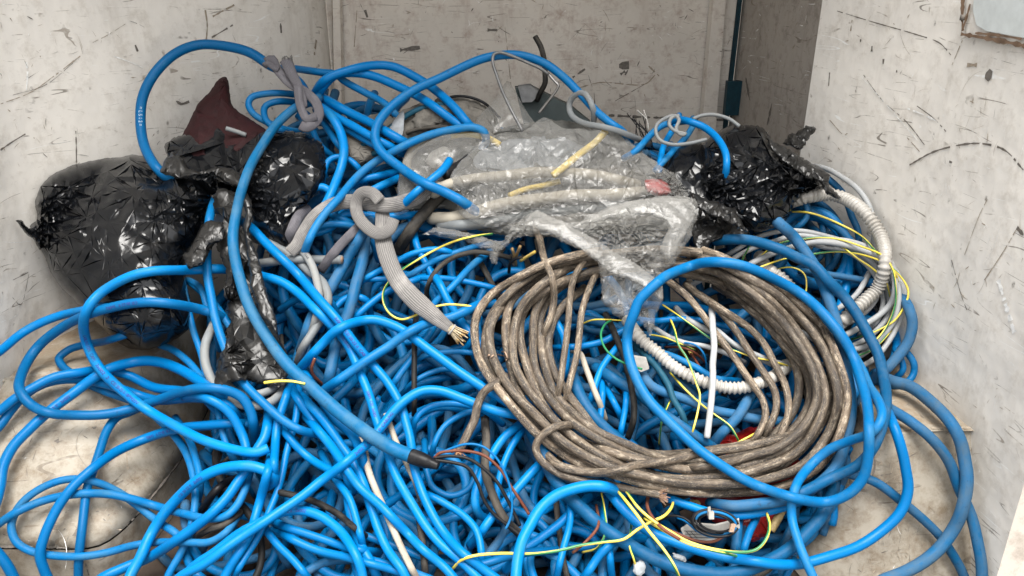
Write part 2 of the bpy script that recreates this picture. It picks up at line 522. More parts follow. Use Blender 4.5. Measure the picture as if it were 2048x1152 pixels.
def tube_vf(P, R, K=12, flat=1.0, face_cam=False, caps=True, twist=None):
    """Tube along points P (n,3) with radii R (n,). flat<1 squashes it towards the viewer's side for straps."""
    P = np.asarray(P, float); n = len(P)
    R = np.full(n, R) if np.isscalar(R) else np.asarray(R)
    T = np.gradient(P, axis=0); T /= np.linalg.norm(T, axis=1)[:, None] + 1e-12
    Nn = np.zeros_like(P)
    if face_cam:
        for i in range(n):
            v = CO - P[i]; v -= T[i] * v.dot(T[i]); Nn[i] = v / (np.linalg.norm(v) + 1e-12)
    else:
        v = CO - P[0]; v -= T[0] * v.dot(T[0]); Nn[0] = v / (np.linalg.norm(v) + 1e-12)
        for i in range(1, n):
            v = Nn[i - 1] - T[i] * Nn[i - 1].dot(T[i]); Nn[i] = v / (np.linalg.norm(v) + 1e-12)
    B = np.cross(T, Nn)
    a = np.linspace(0, 2 * math.pi, K, endpoint=False)
    ca, sa = np.cos(a)[None, :, None], np.sin(a)[None, :, None]
    V = P[:, None, :] + R[:, None, None] * (ca * flat * Nn[:, None, :] + sa * B[:, None, :])
    V = V.reshape(-1, 3)
    s = np.concatenate([[0], np.cumsum(np.linalg.norm(np.diff(P, axis=0), axis=1))])
    F, UV = [], []
    for i in range(n - 1):
        b = i * K
        for k in range(K):
            k2 = (k + 1) % K
            F.append((b + k, b + k2, b + K + k2, b + K + k))
            UV += [(s[i], k / K), (s[i], (k + 1) / K), (s[i + 1], (k + 1) / K), (s[i + 1], k / K)]
    if caps:
        F.append(tuple(range(K - 1, -1, -1))); UV += [(s[0], 0.5)] * K
        F.append(tuple((n - 1) * K + k for k in range(K))); UV += [(s[-1], 0.5)] * K
    return V, F, UV


def merge_uv(parts):
    V, F, U, o = [], [], [], 0
    for v, f, u in parts:
        V.append(np.asarray(v)); F += [tuple(i + o for i in q) for q in f]; U += list(u); o += len(v)
    return np.vstack(V), F, U
# ------------------------------------------------------------------ the van's load bay
def wx(px, py, Y):
    """World point on the ray at a given Y."""
    r = ray(px, py)
    return CO + r * (Y / r[1])


XL = float(at_z(80, 700, 0.32)[0])                 # left wall
XR = float(at_z(1940, 857, 0.32)[0])               # right wall
YB = 2.7
XLB = float(wx(662, 120, YB)[0])                   # where the left side meets the bulkhead
XRB = float(wx(1472, 120, YB)[0])
ZR = 1.75


def wall_left_x(y):
    t = min(1, max(0, (y - 1.75) / (YB - 1.75)))
    return XL + (XLB - XL) * (t * t * (3 - 2 * t)) ** 0.9


BV, BF = [], []                                    # everything cables can rest on or be stopped by


def solid(v, f):
    o = len(BV)
    BV.extend([tuple(x) for x in v]); BF.extend([tuple(i + o for i in q) for q in f])


def grid_vf(fn, us, vs):
    V = [fn(u, v) for u in us for v in vs]
    nv = len(vs)
    F = [(i * nv + j, (i + 1) * nv + j, (i + 1) * nv + j + 1, i * nv + j + 1) for i in range(len(us) - 1) for j in range(nv - 1)]
    return V, F


ys = list(np.linspace(0.75, YB, 60)); zs = list(np.linspace(0.0, ZR, 30))
lw_vf = grid_vf(lambda y, z: (wall_left_x(y) + 0.004 * math.sin(3 * y + 2 * z), y, z), ys, zs)
solid(*lw_vf)
# right wall: near panel, proud of the recessed stretch behind it
YP = 2.02
edge_top, edge_bot = wx(1645, 0, YP), wx(1603, 290, YP)


def wall_right_x(y, z):
    lean = (edge_top[0] - edge_bot[0]) / (edge_top[2] - edge_bot[2])
    t = min(1, max(0, (y - 1.35) / (YP - 1.35)))
    xe = edge_bot[0] + lean * (z - edge_bot[2])
    return XR + (xe - XR) * t * t


rw_vf = grid_vf(lambda y, z: (wall_right_x(y, z) - 0.0, y, z), list(np.linspace(0.75, YP, 50)), zs)
solid(*rw_vf)
rs = grid_vf(lambda y, z: (wall_right_x(YP, z) + 0.05 * min(1, (y - YP) / 0.012) if y < YP + 0.02 else
                           wall_right_x(YP, z) + 0.05 + (XRB - (edge_top[0] + edge_bot[0]) / 2 - 0.05) * ((y - YP) / (YB - YP)) ** 1.0, y, z),
             [YP + 0.0005, YP + 0.012, YP + 0.02] + list(np.linspace(YP + 0.05, YB, 20)), zs)
solid(*rs)
bk = grid_vf(lambda x, z: (x, YB + 0.002 - 0.006 * math.exp(-((x - 0.2) / 0.3) ** 2), z), list(np.linspace(XLB - 0.02, XRB + 0.02, 40)), zs)
solid(*bk)
fl = grid_vf(lambda x, y: (x, y, 0.0), list(np.linspace(-1.3, 1.3, 30)), list(np.linspace(0.6, YB + 0.1, 30)))
solid(*fl)


def arch_vf(bot, top, zb, zt, back_x, steps=8, lip=0.012):
    """Wheel arch box: curved lower outline swept up to the top outline with a rounded shoulder, then a top sheet to the wall."""
    B = resample([at_z(x, y, zb)[:2] for x, y in bot], 0.02)
    T = resample([at_z(x, y, zt)[:2] for x, y in top], 0.02)
    n = 60
    rs_ = lambda A: np.stack([np.interp(np.linspace(0, len(A) - 1, n), np.arange(len(A)), A[:, k]) for k in (0, 1)], 1)
    B, T = rs_(B), rs_(T)
    cx = np.array([back_x, (T[0, 1] + T[-1, 1]) / 2 + 0.15])
    rows = [np.c_[B, np.full(n, 0.002)], np.c_[B, np.full(n, zb - 0.004)]]
    rows.append(np.c_[B + (T - B) * 0.012, np.full(n, zb - 0.001)])
    for k in range(steps + 1):
        t = k / steps
        z = zb + (zt - zb) * (1 - (1 - t) ** 1.12)
        q = t ** 1.05
        rows.append(np.c_[B * (1 - q) + T * q, np.full(n, z)])
    for k in range(1, 10):
        t = k / 9
        rows.append(np.c_[T * (1 - t) + np.array([back_x, 0]) * t * np.array([1, 0]) + T * np.array([0, 1]) * t, np.full(n, zt + 0.006 * math.sin(t * 3))])
    k0 = 3 + steps + 1
    rows.insert(k0, rows[k0 - 1].copy())                 # split row: a crisp pressed edge round the top
    V = np.vstack(rows); F = []
    for i in range(len(rows) - 1):
        if i in (1, k0 - 1): continue
        for j in range(n - 1):
            F.append((i * n + j, i * n + j + 1, (i + 1) * n + j + 1, (i + 1) * n + j))
    return V, F


la = arch_vf([(-120, 1096), (0, 1095), (100, 1096), (194, 1092), (243, 1061), (302, 995), (361, 919), (400, 850), (432, 780), (455, 700)],
             [(-100, 768), (17, 760), (120, 745), (220, 732), (285, 718), (325, 698), (350, 680), (372, 660), (392, 640), (410, 615)], 0.10, 0.32, XL)
solid(*la)
# right arch: squarer box
RA_T = [at_z(x, y, 0.32) for x, y in ((1728, 700), (1722, 760), (1722, 812), (1736, 852), (1760, 866), (1945, 858))]
def arch_right():
    top = resample([p[:2] for p in RA_T], 0.01); n = len(top)
    c = np.array([XR, 1.75])
    rows = []
    for z, g in ((0.004, 0.115), (0.03, 0.10), (0.16, 0.055), (0.27, 0.016), (0.305, 0.006), (0.32, 0.0)):
        d = np.zeros_like(top)
        T = np.gradient(top, axis=0); T /= np.linalg.norm(T, axis=1)[:, None]
        nn = np.c_[T[:, 1], -T[:, 0]]
        nn *= -1 if np.mean((top + nn - c) ** 2) < np.mean((top - c) ** 2) else 1
        rows.append(np.c_[top + nn * g, np.full(n, z)])
    rows[-1] = np.c_[top, np.full(n, 0.32)]
    k0 = len(rows); rows.append(rows[-1].copy())
    for k in range(1, 8):
        t = k / 7
        rows.append(np.c_[top[:, 0] * (1 - t) + (XR + 0.01) * t, top[:, 1], np.full(n, 0.32 + 0.004 * math.sin(3 * t))])
    V = np.vstack(rows); F = []
    for i in range(len(rows) - 1):
        if i == k0 - 1: continue
        for j in range(n - 1):
            F.append((i * n + j, i * n + j + 1, (i + 1) * n + j + 1, (i + 1) * n + j))
    return V, F
ra = arch_right()
solid(*ra)

BVH = BVHTree.FromPolygons(BV, BF)


def hit(px, py):
    r = Vector(ray(px, py)); L = r.length
    h = BVH.ray_cast(Vector(CO), r / L)
    if h[0] is None: return None
    return h[3] / L, h[0], h[1], (h[0] - Vector(CO)).length


def scuff_strip(px, py, ang, length, width, bend=0.0, taper=True, pts=None, off=0.0012, broken=0.0, rnd=random):
    """A scuff or scratch laid on the surface the ray meets: strip of quads in the tangent plane. Works in metres from real surface points."""
    out = []
    if pts is None:
        h = hit(px, py)
        if h is None: return []
        p, nrm = h[1], h[2]
        if nrm.dot(Vector(CO) - p) < 0: nrm = -nrm
        t = nrm.cross(Vector((0, 0, 1)))
        if t.length < 0.1: t = Vector((1, 0, 0))
        t.normalize(); b = nrm.cross(t)
        n = max(3, int(length / 0.006))
        line = []
        for i in range(n + 1):
            s = (i / n - 0.5) * length
            a = ang + bend * s
            line.append(p + (t * math.cos(a) + b * math.sin(a)) * s + b * (bend * s * s * 0.4))
        P = [(q + nrm * off, nrm) for q in line]
    else:
        P = []
        for x, y in resample(pts, 6):
            h = hit(x, y)
            if h is None: continue
            nrm = h[2] if h[2].dot(Vector(CO) - h[1]) > 0 else -h[2]
            P.append((h[1] + nrm * off, nrm))
    n = len(P)
    if n < 2: return []
    V, F = [], []
    for i, (q, nrm) in enumerate(P):
        d = (P[min(i + 1, n - 1)][0] - P[max(i - 1, 0)][0])
        if d.length < 1e-6: d = Vector((0, 0, 1))
        side = nrm.cross(d.normalized()).normalized()
        t = i / (n - 1)
        w = width * (math.sin(math.pi * (0.08 + 0.84 * t)) if taper else 1) * (0.45 + 1.1 * rnd.random()) * 0.5
        V += [tuple(q + side * w), tuple(q - side * w)]
    for i in range(n - 1):
        if rnd.random() >= broken:
            F.append((2 * i, 2 * i + 1, 2 * i + 3, 2 * i + 2))
    return [(V, F)] if F else []


R2 = random.Random(5)


def scatter(region, n, dark=0.5, scale=1.0, mid=0.72):
    """Random scuffs for one wall; region is the wall's stretch seen from the doors."""
    res = {1: [], 2: [], 3: []}
    x0, y0, x1, y1 = region
    for _ in range(int(n * 1.9)):
        x, y = R2.uniform(x0, x1), R2.uniform(y0, y1)
        if noise.noise(Vector((x / 110, y / 110, 3.3))) < R2.uniform(-0.25, 0.35): continue
        r = R2.random()
        k = 1 if r < dark else (2 if r < mid else 3)
        L = min(0.22, R2.lognormvariate(-4.35, 0.7)) * scale
        w = R2.choice([0.0005, 0.0006, 0.0007, 0.0009, 0.0012, 0.0020] if k != 3 else [0.0007, 0.001, 0.0013]) * scale
        if w > 0.0018: L = min(L, 0.014 * scale)
        a = R2.choice([math.pi / 2, math.pi / 2, 0.7, -0.6, 0.1]) + R2.gauss(0, 0.45)
        res[k] += scuff_strip(x, y, a, L, w, R2.gauss(0, 6), broken=R2.choice([0, 0, 0.2]), rnd=R2)
    return res


def with_scuffs(name, vf, mat, res, label, smooth=True):
    V, F = list(map(np.asarray, vf[0])), list(vf[1])
    mi = [0] * len(F)
    for k in (1, 2, 3):
        for v, f in res.get(k, []):
            o = len(V)
            V += [np.asarray(q) for q in v]; F += [tuple(i + o for i in q) for q in f]; mi += [k] * len(f)
    o = mesh_obj(name, V, F, [mat, MAT['scuffdark'], MAT['scuffbrown'], MAT['scuffwhite']], midx=mi, smooth=smooth, origin=np.zeros(3))
    return tag(o, label, kind='structure')


def add(res, k, lst):
    res[k] = res.get(k, []) + lst


def inside(res, test):
    """Keep only marks whose middle lies on the wall in question."""
    return {k: [s for s in v if test(np.mean(np.asarray(s[0]), axis=0))] for k, v in res.items()}


on_left = lambda c: abs(c[0] - wall_left_x(c[1])) < 0.02 and c[2] > 0.02 and c[1] < YB - 0.03
on_right = lambda c: c[0] > 0.55 and c[1] < YP and abs(c[0] - wall_right_x(c[1], c[2])) < 0.02
on_bulk = lambda c: c[1] > YB - 0.03
res = scatter((-250, 0, 660, 760), 560, 0.15)
for pts, w, k in (([(0, 208), (60, 185), (110, 150), (160, 112)], 0.0018, 2), ([(25, 190), (90, 170), (150, 122)], 0.001, 1), ([(423, 75), (445, 62), (465, 50)], 0.004, 1), ([(425, 33), (445, 22), (468, 10)], 0.004, 2),
                  ([(0, 300), (25, 283), (50, 268)], 0.003, 1), ([(152, 325), (152, 295), (151, 262)], 0.0022, 1), ([(52, 180), (54, 140), (50, 118)], 0.004, 3), ([(185, 85), (215, 70), (250, 48)], 0.001, 2),
                  ([(352, 202), (362, 208), (378, 203)], 0.006, 1), ([(270, 90), (275, 103)], 0.004, 1), ([(226, 112), (255, 122), (285, 135)], 0.002, 3), ([(0, 483), (30, 485), (62, 482)], 0.0012, 3),
                  ([(25, 560), (55, 545)], 0.002, 1), ([(24, 595), (40, 610), (57, 548)], 0.0015, 1), ([(560, 40), (562, 66)], 0.006, 1), ([(632, 80), (628, 110)], 0.008, 2), ([(322, 40), (360, 90)], 0.001, 3),
                  ([(0, 645), (34, 628), (35, 600)], 0.0012, 3), ([(412, 80), (414, 50), (410, 20)], 0.004, 2)):
    add(res, k, scuff_strip(0, 0, 0, 0, w, pts=pts, broken=0.12, taper=False, rnd=R2))
with_scuffs('wall_left', lw_vf, MAT['wall'], inside(res, on_left), 'scratched off-white left side panel of the load bay')

res = scatter((1600, 0, 2300, 1152), 600, 0.15)
for pts, w, k in (([(1820, 330), (1865, 305), (1910, 292), (1960, 287), (2010, 300), (2048, 340)], 0.0030, 1), ([(1675, 22), (1750, 45), (1830, 68), (1880, 86), (1903, 110)], 0.0020, 1),
                  ([(1728, 150), (1765, 200), (1815, 245), (1850, 290)], 0.0016, 1), ([(1725, 155), (1770, 205), (1840, 285)], 0.0018, 3), ([(1928, 75), (1905, 130)], 0.0016, 2), ([(1986, 135), (1974, 160)], 0.016, 1),
                  ([(1816, 217), (1850, 230), (1880, 245)], 0.003, 3), ([(1835, 212), (1870, 238), (1893, 263)], 0.0016, 1), ([(2033, 460), (2010, 500), (1970, 560)], 0.0018, 2), ([(1904, 520), (1925, 595), (1935, 620)], 0.0015, 1),
                  ([(1998, 560), (2010, 600), (2030, 665)], 0.010, 3), ([(1935, 130), (1955, 130)], 0.006, 2), ([(1660, 240), (1690, 270), (1700, 262)], 0.0018, 2), ([(1815, 275), (1840, 303)], 0.002, 2),
                  ([(1894, 321), (1905, 325)], 0.006, 1), ([(1930, 510), (1960, 430), (1975, 400)], 0.0013, 2), ([(1722, 78), (1722, 84)], 0.005, 1), ([(1745, 92), (1744, 103)], 0.005, 1), ([(1768, 118), (1767, 128)], 0.006, 1),
                  ([(1795, 135), (1794, 145)], 0.005, 1), ([(1705, 40), (1702, 62)], 0.003, 2), ([(2035, 455), (2048, 470)], 0.006, 1), ([(1660, 145), (1658, 172)], 0.003, 1)):
    add(res, k, scuff_strip(0, 0, 0, 0, w, pts=pts, broken=0.12, taper=False, rnd=R2))
wall_right = with_scuffs('wall_right', rw_vf, MAT['wall'], inside(res, on_right), 'scratched off-white right side panel of the load bay')
res = scatter((1475, 0, 1640, 420), 70, 0.6, 1.3)
add(res, 1, scuff_strip(0, 0, 0, 0, 0.016, pts=[(1492, 155), (1500, 200)], taper=True, rnd=R2))
add(res, 1, scuff_strip(0, 0, 0, 0, 0.012, pts=[(1545, 205), (1535, 250)], taper=True, rnd=R2))
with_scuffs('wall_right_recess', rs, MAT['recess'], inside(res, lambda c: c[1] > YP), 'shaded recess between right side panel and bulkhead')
res = scatter((665, 0, 1475, 420), 330, 0.42, 1.4)
for pts, w, k in (([(1236, 152), (1255, 140), (1250, 150)], 0.008, 1), ([(1160, 175), (1200, 165), (1290, 168), (1310, 150)], 0.003, 2), ([(1238, 132), (1258, 130)], 0.02, 1), ([(1145, 155), (1170, 138)], 0.006, 1),
                  ([(800, 100), (840, 95)], 0.010, 1), ([(1010, 55), (1022, 170)], 0.002, 2), ([(1297, 132), (1318, 152)], 0.004, 2), ([(1230, 202), (1290, 168)], 0.002, 1), ([(708, 100), (714, 20)], 0.002, 2),
                  ([(975, 60), (995, 60)], 0.008, 1), ([(1190, 215), (1188, 185)], 0.003, 1), ([(1205, 230), (1330, 236), (1450, 240)], 0.007, 1), ([(730, 20), (735, 35)], 0.006, 1)):
    add(res, k, scuff_strip(0, 0, 0, 0, w, pts=pts, broken=0.15, taper=False, rnd=R2))
bulk = with_scuffs('wall_bulkhead', bk, MAT['bulk'], inside(res, on_bulk), 'dented and scuffed grey-white bulkhead behind the cable heap')


def strip_on_bulk(name, xs, prj, mat, parent, z0=0.0, z1=ZR):
    """Vertical pressed rib on the bulkhead; xs is a list of (px at y=0, px at y=230) for its two edges."""
    (a0, a1), (b0, b1) = xs
    A0, A1, B0, B1 = wx(a0, 0, YB), wx(a1, 230, YB), wx(b0, 0, YB), wx(b1, 230, YB)
    ex = lambda P, Q, z: P[0] + (Q[0] - P[0]) * (z - P[2]) / (Q[2] - P[2])
    V, F = [], []
    zz = np.linspace(z0 + 0.001, z1, 24)
    for z in zz:
        xa, xb = ex(A0, A1, z), ex(B0, B1, z)
        for x, d in ((xa, 0.0), (xa + 0.006, -prj), (xb - 0.006, -prj), (xb, 0.0)):
            V.append((x, YB - 0.006 + d, z))
    for i in range(len(zz) - 1):
        for j in range(3):
            F.append((4 * i + j, 4 * i + j + 1, 4 * i + 5 + j, 4 * i + 4 + j))
    return child(name, V, F, mat, parent, smooth=False)


strip_on_bulk('pressed_rib', ((664, 668), (686, 690)), 0.022, MAT['bulk'], bulk)
strip_on_bulk('pressed_rib', ((1418, 1398), (1450, 1432)), 0.022, MAT['bulk'], bulk)
strip_on_bulk('door_seal', ((1473, 1447), (1483, 1457)), 0.02, MAT['rubberseal'], bulk)
tag(child('seal_bracket', *box_vf(wx(1466, 196, YB - 0.07), (0.026, 0, 0), (0, 0.012, 0), (0, 0, 0.055)), MAT['rubberseal'], bulk, smooth=False))

res = scatter((-150, 640, 440, 1110), 1100, 0.22, 0.8, 0.98)
for pts, w, k in (([(0, 1093), (100, 1095), (194, 1093), (243, 1061), (302, 995), (361, 919)], 0.004, 1), ([(113, 880), (117, 886)], 0.008, 1), ([(187, 850), (189, 858)], 0.008, 1), ([(20, 760), (120, 746), (220, 733), (290, 719)], 0.006, 2),
                  ([(250, 870), (255, 940)], 0.004, 2), ([(155, 1058), (150, 1072)], 0.010, 1), ([(170, 1120), (178, 1150)], 0.003, 1)):
    add(res, k, scuff_strip(0, 0, 0, 0, w, pts=pts, broken=0.1, taper=False, rnd=R2))
not_wall = lambda c: c[2] > 0.02 and not on_left(c) and not on_right(c)
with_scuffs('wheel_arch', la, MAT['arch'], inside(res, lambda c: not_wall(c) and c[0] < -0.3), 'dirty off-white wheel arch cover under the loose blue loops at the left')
res = scatter((1690, 740, 2000, 1180), 900, 0.22, 0.8, 0.98)
for pts, w, k in (([(1795, 742), (1850, 786), (1936, 853)], 0.006, 1), ([(1750, 862), (1850, 858), (1940, 856)], 0.008, 2), ([(1746, 900), (1750, 930), (1744, 955)], 0.003, 1), ([(1712, 815), (1735, 855)], 0.012, 1), ([(1715, 838), (1730, 850)], 0.010, 1)):
    add(res, k, scuff_strip(0, 0, 0, 0, w, pts=pts, broken=0.1, taper=False, rnd=R2))
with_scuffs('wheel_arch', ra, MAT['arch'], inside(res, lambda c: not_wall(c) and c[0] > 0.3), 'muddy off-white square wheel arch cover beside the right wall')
tag(mesh_obj('floor', fl[0], fl[1], MAT['floor'], origin=np.zeros(3)), 'dark dirty load bay floor under the heap', kind='structure')
rf = grid_vf(lambda x, y: (x, y, ZR), [-1.4, 1.4], [1.6, YB + 0.1])
tag(mesh_obj('roof', rf[0], rf[1], MAT['wall'], origin=np.zeros(3), smooth=False), 'off-white load bay roof', kind='structure')
gr = grid_vf(lambda x, y: (x, y, -0.55), list(np.linspace(-40, 40, 5)), list(np.linspace(-40, 40, 5)))  # unseen ground sheet, added to bounce daylight into the bay
tag(mesh_obj('ground', gr[0], gr[1], MAT['ground'], origin=np.zeros(3)), 'concrete yard outside the rear doors', kind='structure')

# rusty-edged plate high on the right wall, and the door frame return at the lower right
def quad_on_right(pts, proud, thick=0.004):
    V = []
    for x, y in pts:
        h = hit(x, y)
        n = h[2] if h[2].dot(Vector(CO) - h[1]) > 0 else -h[2]
        V.append(np.array(h[1] + n * (proud + thick)));
    for x, y in pts:
        h = hit(x, y)
        n = h[2] if h[2].dot(Vector(CO) - h[1]) > 0 else -h[2]
        V.append(np.array(h[1] + n * 0.0005))
    k = len(pts)
    F = [tuple(range(k))] + [(i, (i + 1) % k, k + (i + 1) % k, k + i) for i in range(k)]
    return V, F


child('access_plate', *quad_on_right([(1940, -40), (1938, 60), (1942, 68), (1965, 72), (2100, 98), (2110, -40)], 0.004), MAT['wall'], wall_right, smooth=False)
child('plate_window', *quad_on_right([(1962, -30), (1958, 20), (1965, 50), (1985, 62), (2095, 82), (2095, -30)], 0.010, 0.002), plain('pale_worn_panel', (0.55, 0.58, 0.57), 0.4, 0, 30, 0.1), wall_right, smooth=False)
rv = []
for pts, w in (([(1941, -20), (1939, 30), (1940, 62)], 0.008), ([(1936, 68), (1975, 74), (2020, 82), (2095, 98)], 0.007), ([(1955, 8), (1949, 30), (1941, 55)], 0.006), ([(1965, 66), (2010, 70), (2060, 78)], 0.004)):
    rv += scuff_strip(0, 0, 0, 0, w, pts=pts, off=0.0145, taper=False, rnd=R2)
child('rust_line', *merge(rv), MAT['rust'], wall_right)
child('plate_screw', *box_vf(np.array(hit(1942, 35)[1]) + np.array([-0.016, 0, 0]), (0.003, 0, 0), (0, 0.004, 0), (0, 0, 0.005)), MAT['scuffdark'], wall_right)
J = [at(2052, 955, 1.18), at(1990, 1165, 1.12), at(2250, 1165, 1.0), at(2250, 955, 1.06)]
J2 = [p + np.array([0.05, -0.03, 0]) for p in J]
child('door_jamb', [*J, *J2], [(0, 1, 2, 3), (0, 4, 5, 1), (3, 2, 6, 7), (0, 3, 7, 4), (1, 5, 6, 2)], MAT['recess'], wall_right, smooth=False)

# ------------------------------------------------------------------ depth of the heap, and laying cables on one another
DY = [(-400, 2.10), (0, 2.06), (150, 2.05), (250, 2.0), (400, 1.90), (576, 1.79), (700, 1.72), (900, 1.62), (1152, 1.47), (1400, 1.33)]
gx = np.arange(-320, 2400, 16); gy = np.arange(-320, 1500, 16)
HG = np.full((len(gy), len(gx)), 5.0)
for j, y in enumerate(gy):
    for i, x in enumerate(gx):
        h = hit(float(x), float(y))
        if h: HG[j, i] = h[0]


def sample(G, x, y, x0=-320, y0=-320, st=16.0):
    fx = np.clip((x - x0) / st, 0, G.shape[1] - 1.001); fy = np.clip((y - y0) / st, 0, G.shape[0] - 1.001)
    i = fx.astype(int); j = fy.astype(int); a = fx - i; b = fy - j
    return (G[j, i] * (1 - a) * (1 - b) + G[j, i + 1] * a * (1 - b) + G[j + 1, i] * (1 - a) * b + G[j + 1, i + 1] * a * b)


def sstep(a, b, x):
    t = np.clip((x - a) / (b - a), 0, 1); return t * t * (3 - 2 * t)


def base_depth(x, y):
    x = np.asarray(x, float); y = np.asarray(y, float)
    d = np.interp(y, [p[0] for p in DY], [p[1] for p in DY])
    h = sample(HG, x, y)
    s = np.maximum((1 - sstep(230, 430, x)) * sstep(640, 740, y), sstep(1700, 1830, x) * sstep(720, 800, y))
    d = d * (1 - s) + np.minimum(h - 0.012, d + 0.30) * s
    return np.minimum(d, h - 0.012)


BS = 4.0
BX0, BY0 = -200, -200
BUF = np.full((int(1600 / BS), int(2450 / BS)), 9.0)


def buf_get(x, y):
    i = np.clip(((x - BX0) / BS).astype(int), 0, BUF.shape[1] - 1); j = np.clip(((y - BY0) / BS).astype(int), 0, BUF.shape[0] - 1)
    return BUF[j, i]


def buf_put(x, y, d, r):
    k = max(0, int(r / BS))
    for a, b, c in zip(x, y, d):
        i = int((a - BX0) / BS); j = int((b - BY0) / BS)
        i0, i1, j0, j1 = max(0, i - k), i + k + 1, max(0, j - k), j + k + 1
        if i1 <= 0 or j1 <= 0: continue
        s = BUF[j0:j1, i0:i1]
        np.minimum(s, c, out=s)


def lay(pts, w, lift=0.0, ends='hh', free=False, cap=0.16, flat=1.0, sig=4.0, step=5.0, write=True, dive=0.055):
    """Lays one cable: pts are (x, y[, lift]) of its course; returns world points and radii. It rests on whatever lies below it already."""
    A = resample([(p[0], p[1], p[2] if len(p) > 2 else 0.0) for p in pts], step)
    # small hand-made irregularity
    ph = RNG.uniform(0, 10)
    s = np.arange(len(A)) * step
    T = np.gradient(A[:, :2], axis=0); T /= np.linalg.norm(T, axis=1)[:, None] + 1e-9
    wob = 1.1 * np.sin(s / 47 + ph) + 0.6 * np.sin(s / 21 + 2 * ph) + 1.6 * np.sin(s / 110 + 3 * ph)
    x = A[:, 0] - T[:, 1] * wob; y = A[:, 1] + T[:, 0] * wob
    W = np.interp(np.linspace(0, 1, len(A)), [0, 1], w) if isinstance(w, (tuple, list)) and len(w) == 2 else (np.interp(np.linspace(0, 1, len(A)), np.linspace(0, 1, len(w)), w) if isinstance(w, (tuple, list)) else np.full(len(A), float(w)))
    bd = base_depth(x, y)
    bd = gauss(minfilt(bd, 2), 5)
    r = W / 2 * bd / FPX
    d = bd - lift - A[:, 2] - r * flat
    if free:
        room = np.clip((gauss(sample(HG, x, y), 5) - bd - 0.03) / 0.42, 0.15, 1.0)
        d = bd - (lift + A[:, 2]) * room - r * flat
    if not free:
        need = np.full(len(A), 9.0)
        for o in (-0.4, 0, 0.4):
            need = np.minimum(need, buf_get(x - T[:, 1] * o * W, y + T[:, 0] * o * W))
        d2 = np.minimum(d, need - r * flat)
        d2 = minfilt(d2, max(1, int(float(W.mean()) * 0.55 / step)))
        climb = bd - d2
        lim = cap + lift + A[:, 2]
        d2 = bd - np.where(climb > lim * 0.6, lim * 0.6 + lim * 0.4 * (1 - np.exp(-(climb - lim * 0.6) / (lim * 0.4))), climb)
        d = d2
    d = gauss(d, sig)
    n = len(A); q = np.arange(n) * step
    if ends[0] == 'h': d = d + dive * np.clip(1 - q / 45, 0, 1) ** 1.3
    if ends[1] == 'h': d = d + dive * np.clip(1 - (q[-1] - q) / 45, 0, 1) ** 1.3
    d = np.minimum(d, sample(HG, x, y) - r * 0.8)
    if write:
        m = 2 if n > 8 else 0
        buf_put(x[m:n - m], y[m:n - m], (d - r * flat)[m:n - m], float(W.mean()) * 0.42)
    return at_many(x, y, d), W / 2 * d / FPX


def cable(label, w, pts, mat='blue', name='blue_cable', cat='cable', group='blue cables of the heap', K=12, flat=1.0, face=False, **kw):
    if str(mat).startswith('blue') or mat in ('dusty', 'thick'): w = [q * 1.03 for q in w] if isinstance(w, (list, tuple)) else w * 1.03
    P, R = lay(pts, w, flat=flat, **kw)
    V, F, U = tube_vf(P, R, K, flat, face)
    o = mesh_obj(name, V, F, MAT[mat] if isinstance(mat, str) else mat, uvs=U)
    tag(o, label, cat, group)
    PATH[o.name] = (P, R)
    return o


PATH = {}


def part_tube(name, parent, P3, r, mat, K=8, flat=1.0, smooth=True):
    P = resample(P3, 0.004)
    V, F, U = tube_vf(P, r, K, flat)
    return child(name, V, F, MAT[mat], parent, uvs=U)


def end_frame(o, end):
    P, R = PATH[o.name]
    if end == 0: p, t, r = P[0], P[0] - P[3], R[0]
    else: p, t, r = P[-1], P[-1] - P[-4], R[-1]
    t = t / np.linalg.norm(t)
    n = CO - p; n -= t * n.dot(t); n /= np.linalg.norm(n)
    return p, t, n, np.cross(t, n), r


def frayed(o, end, n=24, length=0.012, r=0.0008, mat='copperdust', spread=0.7, name='frayed_strands'):
    p, t, a, b, R = end_frame(o, end)
    parts = []
    for i in range(n):
        q, m = R * 0.8 * math.sqrt(random.random()), random.uniform(0, 6.28)
        s = p - t * 0.002 + (a * math.cos(m) + b * math.sin(m)) * q
        e = s + t * length * random.uniform(0.5, 1.2) + (a * math.cos(m) + b * math.sin(m)) * q * spread * random.uniform(0, 2) + np.array([random.gauss(0, 1) for _ in range(3)]) * length * 0.2
        parts.append(tube_vf(resample([s, (s + e) / 2 + np.array([random.gauss(0, 1) for _ in range(3)]) * length * 0.08, e], 0.003), r, 5))
    V, F, U = merge_uv(parts)
    return child(name, V, F, MAT[mat], o, uvs=U)


def cut_face(o, end, mat='copperdust', name='cut_end'):
    p, t, a, b, R = end_frame(o, end)
    V = [p + t * 0.0012] + [p + t * 0.0008 + (a * math.cos(k) + b * math.sin(k)) * R * 0.72 for k in np.linspace(0, 2 * math.pi, 10, endpoint=False)] + \
        [p - t * 0.002 + (a * math.cos(k) + b * math.sin(k)) * R * 0.72 for k in np.linspace(0, 2 * math.pi, 10, endpoint=False)]
    F = [(0, 1 + k, 1 + (k + 1) % 10) for k in range(10)] + [(1 + k, 11 + k, 11 + (k + 1) % 10, 1 + (k + 1) % 10) for k in range(10)]
    return child(name, V, F, MAT[mat], o)


